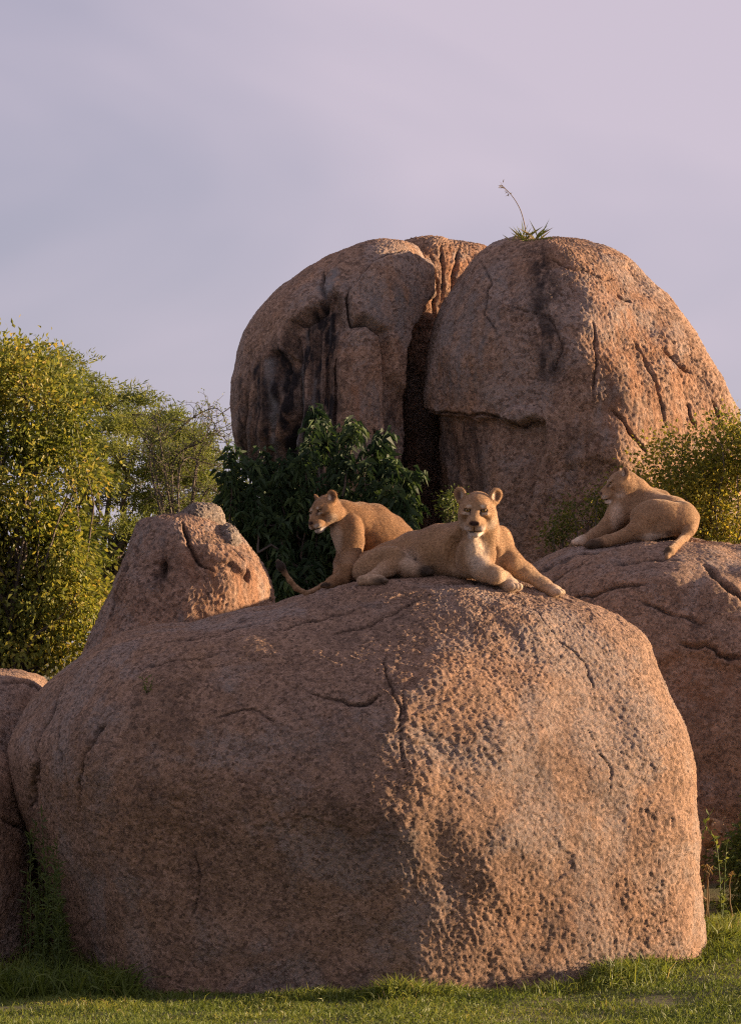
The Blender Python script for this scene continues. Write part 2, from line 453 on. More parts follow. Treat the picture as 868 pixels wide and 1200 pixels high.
boulder('right_boulder',
    [(560, 1120), (565, 950), (578, 800), (600, 705), (622, 668), (650, 648), (690, 639), (730, 634), (770, 629), (800, 627)],
    [(1150, 1120), (1150, 950), (1120, 830), (1075, 760), (1010, 700), (950, 665), (900, 645), (860, 634), (825, 629), (800, 627)],
    8.2, 2.3, 2.3, 420, 330, M_ROCK, nf=2.1, seed=2.0, rough=1.1, grain=.9,
    cracks=[([(670, 705), (720, 690), (760, 690)], 2, .06), ([(622, 680), (650, 665), (680, 650), (720, 645)], 2.2, .06), ([(640, 690), (665, 670), (690, 660)], 2, .05),
            ([(820, 660), (845, 680), (868, 705), (890, 720)], 2.6, .08), ([(745, 705), (790, 720), (830, 735)], 2.0, .04), ([(790, 752), (830, 760), (870, 772)], 2.4, .07), ([(720, 668), (760, 655), (800, 655)], 1.8, .04)],
    polys=[([(760, 780), (800, 748), (850, 765), (900, 770), (900, 1000), (750, 1000)], -.07, 20)],
    marks=[(0, [(770, 700), (830, 700), (830, 760), (780, 740)], 20, .4), (0, [(780, 800), (868, 790), (868, 960), (800, 950)], 40, .35), (2, [(740, 780), (800, 760), (868, 780), (868, 830), (760, 830)], 20, .4)],
    label='broad brown boulder with a single lioness resting on its crest')

boulder('domed_boulder',
    [(512, 930), (511, 760), (509, 600), (507, 540), (502, 490), (498, 455), (501, 420), (513, 378), (535, 338), (563, 302), (592, 283), (618, 277), (640, 276)],
    [(890, 930), (886, 760), (874, 600), (868, 540), (857, 488), (832, 438), (803, 390), (771, 348), (735, 312), (700, 289), (668, 278), (640, 276)],
    14.0, 2.0, 1.8, 560, 430, M_ROCK2, nf=2.5, dpow=.8, seed=3.0, rough=1.2, grain=1.3, skew=.1, ridge=(.32, .58), rk=.006, ck=.72, jit=3.6,
    polys=[([(496, 478), (520, 482), (545, 488), (575, 486), (610, 496), (640, 490), (640, 520), (600, 700), (480, 700), (480, 480)], -.13, 7),
           ([(578, 492), (600, 470), (630, 475), (636, 490), (612, 500), (590, 500)], .10, 8), ([(655, 545), (700, 530), (760, 560), (800, 640), (660, 640)], -.05, 12)],
    cracks=[([(498, 478), (520, 482), (545, 488), (572, 486), (590, 492)], 2.0, .12), ([(592, 492), (612, 500), (632, 492)], 2.0, .10), ([(690, 375), (696, 395), (700, 430), (690, 470)], 2, .05),
            ([(770, 410), (790, 425), (808, 440)], 2, .08), ([(716, 480), (735, 505), (758, 530)], 2.6, .10), ([(803, 470), (808, 490), (814, 505)], 2, .07), ([(722, 344), (728, 353), (738, 358)], 2.6, .10),
            ([(560, 300), (575, 330), (570, 370), (585, 400)], 1.6, .04), ([(600, 360), (640, 370), (660, 400), (650, 440)], 1.6, .04), ([(740, 400), (760, 440), (780, 500)], 1.8, .05), ([(640, 300), (680, 320), (720, 330)], 2, .05), ([(830, 470), (842, 490), (850, 510)], 2, .06)],
    marks=[(0, [(618, 290), (640, 290), (655, 340), (660, 440), (630, 450), (620, 360)], 10, .85), (0, [(505, 490), (560, 492), (555, 590), (510, 600)], 12, .6), (0, [(690, 420), (730, 430), (720, 480), (690, 470)], 10, .5),
           (1, [(520, 380), (560, 320), (600, 300), (600, 420), (540, 470), (505, 460)], 25, .6), (0, [(660, 500), (700, 500), (700, 560), (665, 560)], 12, .4), (2, [(650, 290), (720, 320), (790, 400), (850, 500), (700, 520), (700, 380)], 25, .55)],
    label='tall domed boulder with a grass tuft on top, beside the split boulder')

split = link('split_boulder', None, None, tuple(P(390, 640, 14.6) * np.array([1, 1, 0])), 'dark streaked boulder split open, with a sunlit slab behind its cleft', 'boulder')
boulder('body',
    [(335, 930), (330, 690), (310, 600), (290, 545), (277, 510), (272, 470), (274, 440), (285, 398), (308, 358), (342, 326), (380, 303), (418, 291), (455, 287), (470, 287)],
    [(520, 930), (520, 690), (515, 600), (511, 540), (508, 480), (506, 430), (505, 385), (505, 350), (503, 322), (497, 303), (488, 292), (478, 288), (470, 287)],
    14.6, 1.6, 1.5, 460, 420, M_ROCK2, nf=2.0, dpow=.6, seed=4.0, rough=.7, grain=.8, parent=split, jit=2.4,
    polys=[([(338, 378), (352, 366), (382, 350), (392, 338), (404, 352), (411, 385), (398, 398), (392, 430), (390, 500), (388, 600), (300, 600), (312, 470), (322, 420)], -.17, 8),
           ([(395, 420), (408, 392), (425, 382), (442, 392), (448, 430), (447, 500), (440, 560), (400, 560), (392, 500)], .10, 5),
           ([(404, 348), (430, 315), (470, 296), (500, 310), (502, 345), (480, 385), (474, 410), (470, 470), (452, 440), (446, 392), (425, 378), (412, 382)], .14, 6),
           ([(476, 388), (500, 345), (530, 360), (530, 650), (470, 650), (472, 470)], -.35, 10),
           ([(316, 412), (330, 408), (342, 416), (340, 520), (345, 600), (318, 600), (322, 480)], -.08, 4)],
    cracks=[([(470, 293), (440, 310), (420, 332), (406, 350), (412, 382), (425, 381), (442, 392), (449, 420)], 1.6, .10), ([(340, 377), (358, 374), (374, 362), (388, 348)], 2.0, .12), ([(380, 318), (378, 340), (384, 352)], 1.8, .07),
            ([(395, 420), (393, 470), (392, 520)], 1.8, .08), ([(450, 430), (448, 480), (452, 540)], 1.8, .10), ([(430, 505), (440, 520), (446, 545)], 2, .07)],
    marks=[(0, [(330, 390), (392, 350), (404, 400), (392, 560), (290, 560), (300, 460)], 14, .95), (0, [(276, 450), (310, 440), (320, 560), (290, 550)], 14, .6), (1, [(376, 318), (396, 315), (404, 335), (384, 350), (372, 340)], 7, 1.0),
           (1, [(420, 350), (480, 330), (480, 400), (460, 400), (430, 380)], 16, .75), (1, [(418, 450), (440, 445), (440, 520), (425, 520)], 8, .7), (2, [(408, 455), (420, 450), (424, 510), (410, 510)], 7, .7),
           (0, [(472, 390), (500, 340), (520, 360), (520, 650), (470, 650)], 8, .95),  # near-black colour painted into the cleft for its deep shadow
           (0, [(320, 402), (333, 394), (339, 570), (318, 570)], 4, 1.3), (0, [(346, 384), (357, 374), (361, 570), (347, 570)], 4, 1.3), (0, [(364, 364), (392, 345), (395, 420), (387, 570), (367, 570)], 5, 1.3),
           (0, [(296, 432), (306, 422), (311, 570), (300, 570)], 4, 1.1), (0, [(280, 445), (288, 440), (293, 545), (285, 540)], 4, 1.0), (0, [(446, 440), (458, 450), (468, 480), (468, 600), (448, 600)], 5, .9),
           (1, [(338, 410), (344, 408), (347, 570), (341, 570)], 3, 1.0), (1, [(358, 440), (363, 440), (365, 570), (360, 570)], 3, 1.0), (1, [(311, 424), (318, 420), (318, 570), (312, 570)], 3, .8)],
    streak=([(300, 420), (340, 385), (392, 370), (392, 600), (285, 600), (276, 480)], 1.0, .075))
boulder('slab',
    [(440, 930), (440, 690), (442, 500), (446, 400), (456, 320), (470, 293), (482, 285), (510, 281), (530, 279)],
    [(640, 930), (640, 690), (636, 500), (628, 400), (612, 330), (592, 302), (572, 289), (550, 282), (530, 279)],
    15.95, 1.0, .9, 240, 300, M_ROCK3, nf=1.6, dpow=.8, seed=5.0, rough=1.2, grain=1.5, facet=.06, parent=split, skew=-.45, jit=3,
    cracks=[([(500, 300), (512, 330), (508, 380)], 2, .06), ([(540, 285), (535, 320), (528, 370)], 2, .06), ([(515, 285), (522, 310), (520, 345)], 1.6, .05)],
    marks=[(2, [(480, 290), (570, 285), (570, 400), (500, 400)], 10, .8)])

boulder('pointed_boulder',
    [(60, 1060), (70, 880), (82, 810), (100, 762), (116, 722), (132, 688), (147, 652), (155, 625), (164, 610), (182, 605), (210, 605)],
    [(325, 1060), (320, 880), (318, 760), (319, 705), (317, 684), (310, 664), (297, 645), (278, 627), (256, 614), (232, 606), (210, 605)],
    7.2, 1.0, 1.0, 330, 290, M_ROCK3, nf=2.1, seed=6.0, rough=1.0, grain=1.4, facet=.05, dpow=.8,
    cracks=[([(196, 655), (190, 668), (180, 680)], 4, .07), ([(214, 612), (220, 635), (230, 655), (250, 668)], 2.5, .08), ([(268, 640), (285, 660), (290, 680)], 2.5, .07), ([(150, 660), (140, 690), (125, 720)], 2, .05), ([(160, 745), (180, 742), (190, 735)], 2.5, .06)],
    polys=[([(228, 640), (262, 640), (288, 664), (284, 674), (262, 664), (240, 656)], .06, 5), ([(180, 660), (200, 650), (206, 668), (190, 684)], -.06, 6)],
    marks=[(0, [(172, 665), (196, 650), (204, 680), (180, 690)], 8, .7), (1, [(200, 730), (216, 715), (224, 735), (205, 750)], 6, .7), (2, [(220, 650), (316, 660), (316, 720), (230, 730)], 20, .6), (1, [(165, 615), (200, 608), (195, 640), (165, 640)], 10, .4)],
    label='rust brown pointed boulder beside the yellow green tree, right flank sunlit')
boulder('cap_rock',
    [(194, 640), (196, 616), (200, 603), (207, 596), (219, 589), (233, 587)],
    [(266, 640), (265, 616), (261, 603), (256, 594), (246, 589), (233, 587)],
    7.28, .38, .40, 110, 90, M_GREY, nf=1.6, seed=7.0, rough=.6, grain=1.2, facet=.09, label='small grey lichened rock perched on the pointed boulder')
boulder('cap_rock.001',
    [(250, 660), (251, 634), (255, 622), (262, 614), (270, 611)],
    [(300, 668), (296, 646), (291, 632), (284, 619), (270, 611)],
    7.12, .38, .40, 90, 80, M_GREY, nf=1.7, seed=8.0, rough=.6, grain=1.2, facet=.10, label='small rust stained grey block wedged beside the perched grey rock', obj_name='cap_rock')
boulder('small_boulder',
    [(-120, 1100), (-120, 880), (-100, 820), (-60, 793), (-20, 785), (0, 784)],
    [(75, 1100), (72, 880), (66, 830), (58, 806), (40, 792), (20, 786), (0, 784)],
    4.5, 1.1, 1.0, 170, 130, M_ROCK, seed=9.0, nf=2.2, cracks=[([(0, 800), (30, 798), (60, 808)], 1.8, .05)], label='low brown boulder under the yellow green tree')
boulder('small_boulder.001',
    [(-190, 1200), (-190, 1060), (-170, 960), (-120, 905), (-70, 882), (-30, 876)],
    [(40, 1200), (38, 1080), (36, 1010), (33, 960), (25, 915), (8, 888), (-12, 878), (-30, 876)],
    2.3, 1.0, .9, 170, 130, M_ROCK, seed=10.0, nf=2.2, grain=1.2, cracks=[([(0, 960), (20, 968), (32, 980)], 1.8, .05)], label='shaded brown boulder beside the dark weedy shrub', obj_name='small_boulder')
#@@END_BOULDERS

#@@TERRAIN
def ground_z(x, y):
    x = np.asarray(x, float); y = np.asarray(y, float)
    z = 0.24 * sstep(0.6, 3.2, x) * sstep(-2.5, 3.0, y) - 0.04 * sstep(-1.0, -3.5, x)
    z = z + 1.5 * sstep(4.5, 11.5, y)
    p = np.stack([x.ravel(), y.ravel(), x.ravel() * 0], 1)
    n = (0.05 * perlin(p * .45 + .3) + 0.02 * perlin(p * 1.7 + 4.1)).reshape(x.shape)
    return z + n
gx = np.concatenate([np.linspace(-900, -14, 30), np.linspace(-12, 12, 241), np.linspace(14, 900, 30)])
gy = np.concatenate([np.linspace(-60, -4.2, 16), np.linspace(-4, 14, 181), np.linspace(15, 1800, 40)])
GX, GY = np.meshgrid(gx, gy)
GZ = ground_z(GX, GY)
nx = len(gx); ny = len(gy)
ii = np.arange(ny - 1)[:, None] * nx; jj = np.arange(nx - 1)[None]
GF = np.stack([ii + jj, ii + jj + 1, ii + nx + jj + 1, ii + nx + jj], 2).reshape(-1, 4)
m, t, b, out = mat_new('turf_soil')
tc = node(t, 'ShaderNodeTexCoord').outputs['Object']
n1 = node(t, 'ShaderNodeTexNoise', {'Vector': tc, 'Scale': 2.2, 'Detail': 8.0, 'Roughness': 0.7}).outputs['Fac']
n2 = node(t, 'ShaderNodeTexNoise', {'Vector': tc, 'Scale': 40.0, 'Detail': 5.0, 'Roughness': 0.7}).outputs['Fac']
c = mix(t, ramp(t, n1, [(0.40, 0.0), (0.60, 1.0)]), (0.150, 0.155, 0.050), (0.150, 0.120, 0.060))
c = mix(t, ramp(t, n2, [(0.40, 0.0), (0.7, 0.7)]), c, (0.030, 0.034, 0.012))
t.links.new(c, b.inputs['Base Color']); b.inputs['Roughness'].default_value = 0.95
bp = node(t, 'ShaderNodeBump', {'Height': n2, 'Strength': 0.8, 'Distance': 0.03})
t.links.new(bp.outputs[0], b.inputs['Normal'])
link('ground', mesh_np('ground', np.stack([GX, GY, GZ], 2).reshape(-1, 3), GF, True, None, m), kind='structure')
#@@END_TERRAIN

#@@LIONS
# ------------------------------------------------------------------ lions: one continuous surface from blended muscle volumes
class Sculpt:
    def __init__(self): self.p = []; self.paints = []
    def cap(self, a, b, ra, rb, k=.05): self.p.append(('c', np.array(a, float), np.array(b, float), ra, rb, k))
    def chain(self, pts, k=.05):
        for (a, ra), (b, rb) in zip(pts[:-1], pts[1:]): self.cap(a, b, ra, rb, k)
    def ell(self, c, r, R=None, k=.04, sub=False): self.p.append(('s' if sub else 'e', np.array(c, float), np.array(r, float), np.eye(3) if R is None else np.array(R), None, k))
    def paint(self, c, r, col, amt=1.0, R=None, soft=.45): self.paints.append((np.array(c, float), np.array(r, float) * np.ones(3), np.array(col, float), amt, np.eye(3) if R is None else np.array(R), soft))
    def bounds(self):
        lo = np.full(3, 1e9); hi = -lo
        for q in self.p:
            if q[0] == 'c':
                m = max(q[3], q[4])
                lo = np.minimum(lo, np.minimum(q[1], q[2]) - m); hi = np.maximum(hi, np.maximum(q[1], q[2]) + m)
            elif q[0] == 'e':
                m = q[2].max(); lo = np.minimum(lo, q[1] - m); hi = np.maximum(hi, q[1] + m)
        return lo - .03, hi + .03
    def build(self, h):
        lo, hi = self.bounds()
        n = np.ceil((hi - lo) / h).astype(int) + 1
        F = np.full(n, 1.0, np.float32)
        ax = [lo[i] + h * np.arange(n[i]) for i in range(3)]
        for q in self.p:
            k = q[5]
            if q[0] == 'c':
                m = max(q[3], q[4]) + k + 2 * h
                a0 = np.minimum(q[1], q[2]) - m; a1 = np.maximum(q[1], q[2]) + m
            else:
                m = q[2].max() + k + 2 * h; a0 = q[1] - m; a1 = q[1] + m
            i0 = np.clip(((a0 - lo) / h).astype(int), 0, n - 1); i1 = np.clip(((a1 - lo) / h).astype(int) + 2, 1, n)
            sl = tuple(slice(i0[i], i1[i]) for i in range(3))
            g = np.stack(np.meshgrid(*[ax[i][i0[i]:i1[i]] for i in range(3)], indexing='ij'), -1).astype(np.float32)
            if q[0] == 'c':
                ba = q[2] - q[1]; pa = g - q[1].astype(np.float32)
                t = np.clip((pa @ ba.astype(np.float32)) / max(ba @ ba, 1e-9), 0, 1)
                d = np.linalg.norm(pa - t[..., None] * ba.astype(np.float32), axis=-1) - (q[3] + (q[4] - q[3]) * t)
            else:
                pl = (g - q[1].astype(np.float32)) @ q[3].astype(np.float32)       # columns of R are the axes
                k0 = np.linalg.norm(pl / q[2].astype(np.float32), axis=-1); k1 = np.linalg.norm(pl / (q[2] ** 2).astype(np.float32), axis=-1)
                d = k0 * (k0 - 1) / np.maximum(k1, 1e-6)
            f = F[sl]
            if q[0] == 's':
                d = -d; hh = np.clip(.5 - .5 * (d - f) / -k, 0, 1) if False else np.clip(.5 + .5 * (d - f) / k, 0, 1)
                F[sl] = f * (1 - hh) + d * hh + k * hh * (1 - hh)
            else:
                hh = np.clip(.5 + .5 * (f - d) / k, 0, 1)
                F[sl] = f * (1 - hh) + d * hh - k * hh * (1 - hh)
        # naive surface nets
        s = F < 0
        cs = np.array(n) - 1
        tot = int(np.prod(cs)); acc = {}
        idxs = []; pts = []; quads = []
        for a in range(3):
            b_, c_ = (a + 1) % 3, (a + 2) % 3
            sa = [slice(None)] * 3; sb = [slice(None)] * 3
            sa[a] = slice(0, -1); sb[a] = slice(1, None)
            cr = np.argwhere(s[tuple(sa)] != s[tuple(sb)])
            nxt = cr.copy(); nxt[:, a] += 1
            f0 = F[tuple(cr.T)]; f1 = F[tuple(nxt.T)]
            pp = cr.astype(np.float32); pp[:, a] += f0 / (f0 - f1)
            ins = f0 < 0
            ring = []
            for ob, oc in ((-1, -1), (0, -1), (0, 0), (-1, 0)):
                ce = cr.copy(); ce[:, b_] += ob; ce[:, c_] += oc
                ring.append(np.ravel_multi_index(np.clip(ce, 0, cs - 1).T, cs))
            ring = np.stack(ring, 1)
            for r in range(4): idxs.append(ring[:, r]); pts.append(pp)
            quads.append(np.where(ins[:, None], ring, ring[:, ::-1]))
        idx = np.concatenate(idxs); pts = np.concatenate(pts); quads = np.concatenate(quads)
        u, inv = np.unique(idx, return_inverse=True)
        cnt = np.bincount(inv, minlength=len(u))
        V = np.stack([np.bincount(inv, pts[:, i], len(u)) / cnt for i in range(3)], 1) * h + lo
        Fq = np.searchsorted(u, quads)
        # gentle relaxing removes the grid steps
        for lam in (.5, -.52, .5, -.52):
            S_ = np.zeros_like(V); c2 = np.zeros(len(V))
            for r in range(4):
                A, B = Fq[:, r], Fq[:, (r + 1) % 4]
                c2 += np.bincount(A, minlength=len(V)) + np.bincount(B, minlength=len(V))
                for i in range(3):
                    S_[:, i] += np.bincount(A, V[B, i], len(V)) + np.bincount(B, V[A, i], len(V))
            V = V + lam * (S_ / np.maximum(c2, 1)[:, None] - V)
        return V, Fq
    def colour(self, V, base):
        C = np.tile(np.array(base, float), (len(V), 1))
        for c, r, col, amt, R, soft in self.paints:
            dd = np.linalg.norm(((V - c) @ R) / r, axis=1)
            w = (1 - sstep(1 - soft, 1 + soft, dd)) * amt
            C = C * (1 - w[:, None]) + col * w[:, None]
        return C

TAN = (0.365, 0.222, 0.116)
PALE = (0.70, 0.58, 0.45)
WHITE = (0.82, 0.77, 0.70)
DUSK = (0.24, 0.132, 0.066)
BLACK = (0.022, 0.016, 0.013)

m, t, b, out = mat_new('lion_coat')
at = node(t, 'ShaderNodeAttribute', attribute_name='coat').outputs['Color']
tc = node(t, 'ShaderNodeTexCoord').outputs['Object']
n1 = node(t, 'ShaderNodeTexNoise', {'Vector': tc, 'Scale': 9.0, 'Detail': 6.0, 'Roughness': 0.7}).outputs['Fac']
n2 = node(t, 'ShaderNodeTexNoise', {'Vector': tc, 'Scale': 60.0, 'Detail': 5.0, 'Roughness': 0.75}).outputs['Fac']
c = mix(t, 1.0, at, ramp(t, n1, [(0.3, 0.70), (0.7, 1.18)]), 'MULTIPLY')
c = mix(t, 1.0, c, ramp(t, n2, [(0.32, 0.55), (0.68, 1.30)]), 'MULTIPLY')
t.links.new(c, b.inputs['Base Color'])
b.inputs['Roughness'].default_value = 0.75
b.inputs['Specular IOR Level'].default_value = 0.15
b.inputs['Sheen Weight'].default_value = 0.35
b.inputs['Sheen Roughness'].default_value = 0.4
b.inputs['Sheen Tint'].default_value = (1.0, 0.82, 0.62, 1)
bp = node(t, 'ShaderNodeBump', {'Height': n2, 'Strength': 0.35, 'Distance': 0.006})
t.links.new(bp.outputs[0], b.inputs['Normal'])
M_COAT = m
m, t, b, out = mat_new('lion_hair')
at = node(t, 'ShaderNodeAttribute', attribute_name='coat').outputs['Color']
t.links.new(at, b.inputs['Base Color']); b.inputs['Roughness'].default_value = 0.6
tr = node(t, 'ShaderNodeBsdfTranslucent', {'Color': at})
mx = node(t, 'ShaderNodeMixShader', {0: 0.45, 1: b.outputs[0], 2: tr.outputs[0]})
t.links.new(mx.outputs[0], out.inputs[0])
M_HAIR = m
m, t, b, out = mat_new('lion_eye')
at = node(t, 'ShaderNodeAttribute', attribute_name='coat').outputs['Color']
t.links.new(at, b.inputs['Base Color']); b.inputs['Roughness'].default_value = 0.08
M_EYE = m

m, t, b, out = mat_new('whisker')
b.inputs['Base Color'].default_value = (.8, .76, .7, 1)
M_WHISK = m

def frame(yaw, pitch, roll):
    """columns: forward, left, up. yaw 0 looks at the camera (-Y), +90 looks along +X; pitch + looks up"""
    y, p, r = map(math.radians, (yaw, pitch, roll))
    f = np.array([math.sin(y) * math.cos(p), -math.cos(y) * math.cos(p), math.sin(p)])
    l = np.cross(np.array([0, 0, 1.0]), f); l /= np.linalg.norm(l)
    u = np.cross(f, l)
    l2 = l * math.cos(r) + u * math.sin(r); u2 = -l * math.sin(r) + u * math.cos(r)
    return np.stack([f, l2, u2], 1)

def add_head(S, pos, R, sc, lid=0.5, ear_sp=1.0, cub=False):
    """lioness head; returns eye spheres"""
    W = lambda f, l, u: np.array(pos) + R @ (np.array([f, l, u]) * sc)
    E = lambda c, r, k=.03, sub=False, Rl=None: S.ell(W(*c), np.array(r) * sc, R if Rl is None else R @ Rl, k * sc, sub)
    def C(a, b_, ra, rb, k=.03): S.cap(W(*a), W(*b_), ra * sc, rb * sc, k * sc)
    E((-.03, 0, .035), (.125, .098, .090), .04)                    # skull
    E((.035, 0, .048), (.066, .088, .052), .03)                    # forehead
    for s in (1, -1):
        E((.025, .086 * s, -.020), (.070, .048, .070), .035)       # cheek
        E((-.045, .075 * s, -.055), (.075, .048, .070), .05)       # jaw muscle, ruff
        C((-.02, .055 * s, -.085), (.115, .026 * s, -.122), .046, .030, .04)
        E((.154, .039 * s, -.091), (.048, .040, .036), .012)       # whisker pad
        E((.085, .056 * s, .050), (.028, .034, .014), .020)        # brow
        E((.088, .078 * s, -.004), (.042, .024, .026), .025)       # cheekbone
    C((.060, 0, .028), (.172, 0, -.048), .044, .038, .026)         # bridge
    C((.065, 0, -.052), (.150, 0, -.084), .070, .055, .03)         # muzzle
    E((.140, 0, -.144), (.046, .044, .028), .014)                  # chin
    E((.192, 0, -.060), (.019, .042, .022), .008)                  # nose leather
    for s in (1, -1):
        a = math.radians(7 * s); Rr = np.array([[1, 0, 0], [0, math.cos(a), -math.sin(a)], [0, math.sin(a), math.cos(a)]])
        E((.116, .060 * s, .016), (.022, .022, .0105), .008, True, Rr)   # eye slit
        E((.107, .062 * s, .0345), (.019, .027, .0070), .008, False, Rr)  # upper lid
        E((.207, .019 * s, -.064), (.010, .009, .006), .005, True) # nostril
    E((.200, 0, -.100), (.020, .003, .020), .005, True)            # lip groove
    E((.178, 0, -.124), (.050, .060, .0045), .008, True)           # mouth line
    for s in (1, -1):
        a = math.radians(30 * s)
        Rl = np.array([[math.cos(a), -math.sin(a), 0], [math.sin(a), math.cos(a), 0], [0, 0, 1.0]])
        a2 = math.radians(-16 * s)
        Rl = Rl @ np.array([[1, 0, 0], [0, math.cos(a2), -math.sin(a2)], [0, math.sin(a2), math.cos(a2)]])
        e0 = np.array([-.040, .106 * ear_sp * s, .100])
        E(tuple(e0), (.018, .050, .054), .014, False, Rl)
        E(tuple(e0 - Rl @ np.array([0, .014 * s, .045])), (.032, .040, .032), .03, False, Rl)
        E(tuple(e0 + Rl @ np.array([.022, 0, .000])), (.019, .038, .042), .005, True, Rl)
        S.paint(W(*(e0 + Rl @ np.array([.012, 0, -.006]))), np.array([.014, .028, .034]) * sc, (.16, .09, .06), .85, R @ Rl, .3)
        S.paint(W(*(e0 + Rl @ np.array([.010, -.022 * s, -.012]))), np.array([.018, .014, .034]) * sc, PALE, .8, R @ Rl, .4)
        S.paint(W(*(e0 + Rl @ np.array([-.018, 0, .020]))), np.array([.014, .035, .03]) * sc, (.07, .05, .04), .6, R @ Rl, .4)
    # face colours
    S.paint(W(.13, 0, -.152), np.array([.06, .058, .036]) * sc, WHITE, .95, R)
    for s in (1, -1):
        S.paint(W(.172, .038 * s, -.098), np.array([.035, .034, .024]) * sc, WHITE, .75, R)
        S.paint(W(.112, .048 * s, .048), np.array([.03, .018, .009]) * sc, PALE, .75, R)
        S.paint(W(.120, .066 * s, -.004), np.array([.03, .030, .010]) * sc, PALE, .65, R)
        S.paint(W(.04, .10 * s, -.08), np.array([.06, .035, .05]) * sc, PALE, .45, R)
        a = math.radians(7 * s); Rr = R @ np.array([[1, 0, 0], [0, math.cos(a), -math.sin(a)], [0, math.sin(a), math.cos(a)]])
        S.paint(W(.112, .060 * s, .018), np.array([.022, .027, .0130]) * sc, BLACK, 1.0, Rr, .22)
        S.paint(W(.128, .038 * s, .000), np.array([.03, .007, .022]) * sc, (.09, .055, .04), .8, R, .4)
        S.paint(W(.150, .020 * s, -.020), np.array([.03, .010, .035]) * sc, (.20, .12, .075), .4, R, .4)
        for r_ in range(3):
            S.paint(W(.190 - .012 * r_, (.044 + .006 * r_) * s, -.080 - .009 * r_), np.array([.03, .022, .0022]) * sc, (.12, .08, .06), .5, R, .5)
    S.paint(W(.204, 0, -.058), np.array([.018, .038, .019]) * sc, (.050, .024, .021), 1.0, R, .22)
    S.paint(W(.200, 0, -.100), np.array([.02, .004, .022]) * sc, BLACK, .8, R, .4)
    S.paint(W(.178, 0, -.124), np.array([.052, .062, .0060]) * sc, BLACK, .85, R, .4)
    S.paint(W(.07, 0, .095), np.array([.06, .012, .04]) * sc, DUSK, .55, R)
    S.paint(W(.04, 0, .10), np.array([.08, .05, .04]) * sc, DUSK, .25, R)
    eyes = []
    for s in (1, -1):
        eyes.append((W(.0955, .0585 * s, .0165), .0200 * sc, s))
    return eyes

def eye_mesh(root_loc, c, r, R, lid):
    n, mm = 20, 14
    th = np.linspace(0, math.pi, mm); ph = np.linspace(0, 2 * math.pi, n, endpoint=False)
    T, Q = np.meshgrid(th, ph, indexing='ij')
    L_ = np.stack([np.cos(T), np.sin(T) * np.cos(Q), np.sin(T) * np.sin(Q)], 2).reshape(-1, 3)
    V = c + (L_ * r) @ R.T
    i = np.arange(mm - 1)[:, None] * n; j = np.arange(n)[None]
    F = np.stack([i + j, i + n + j, i + n + (j + 1) % n, i + (j + 1) % n], 2).reshape(-1, 4)
    C = np.zeros((len(V), 3)); tt = T.ravel()
    C[:] = (.42, .26, .07)
    C[tt < .38] = (.01, .008, .006)
    C[tt > .95] = (.05, .03, .02)
    up = L_[:, 2] > lid
    C[up] = (.16, .095, .05)
    return mesh_np('eye', V - root_loc, F, True, {'coat': C}, M_EYE)

def lion(name, S, loc, label, group, eyes, R, h=.006, base=TAN, lid=.45, flow_from=None, hair=42000, hair_len=.014, cat='lioness', whisk=None):
    V, F = S.build(h)
    C = S.colour(V, base)
    N = vnormals(V, F)
    C = C * (1 + .16 * fbm(V * 6, 3)[:, None])
    V = V + N * (.003 * perlin(V * 14) + .0015 * perlin(V * 40))[:, None]
    root = link(name, None, None, tuple(loc), label, cat, group)
    link('body', mesh_np('lion_body', V - loc, F, True, {'coat': C}, M_COAT), root)
    for c, r, s in eyes:
        link('eye', eye_mesh(loc, c, r, R, lid), root)
    if whisk:
        tb = Tubes()
        for s_ in (1, -1):
            for k_ in range(9):
                a_ = whisk[0] + R @ (np.array([.175 - .012 * (k_ % 3), .052 * s_, -.085 - .010 * (k_ // 3)]) * whisk[1])
                d_ = R @ np.array([.02 + .05 * rng.normal() * .5, .095 * s_, -.045 + .02 * rng.normal()]) * whisk[1]
                tb.add(np.array([a_, a_ + d_ * .5 + np.array([0, 0, .006]), a_ + d_ + np.array([0, 0, -.012])]), .0007, .0004, 3)
        link('whiskers', tb.mesh('whiskers', M_WHISK, loc), root, kind='stuff')
    # short coat: thin blades lying back along the body
    pick = rng.choice(len(V), min(hair, len(V)), replace=False)
    p, n, col = V[pick], N[pick], C[pick]
    fl = p - flow_from; fl /= np.linalg.norm(fl, axis=1)[:, None]
    fl = fl + np.array([0, 0, -.45]) + rng.normal(size=p.shape) * .28
    fl = fl - n * np.sum(fl * n, 1)[:, None]
    fl /= np.maximum(np.linalg.norm(fl, axis=1), 1e-6)[:, None]
    nose = np.linalg.norm(p - flow_from, axis=1)
    ln = hair_len * rng.uniform(.6, 1.2, len(p)) * (.45 + .55 * sstep(.10, .30, nose))
    side = np.cross(n, fl)
    a = p + n * -.002
    tip = p + (fl * .93 + n * .36) * ln[:, None]
    w = .0015
    HV = np.stack([a - side * w, a + side * w, tip], 1).reshape(-1, 3)
    HF = np.arange(len(HV)).reshape(-1, 3)
    hc = np.repeat(np.clip(col * rng.uniform(.55, 1.5, (len(p), 1)), 0, 1), 3, 0)
    link('fur', mesh_np('lion_fur', HV - loc, HF, True, {'coat': hc}, M_HAIR), root, kind='stuff')
    return root

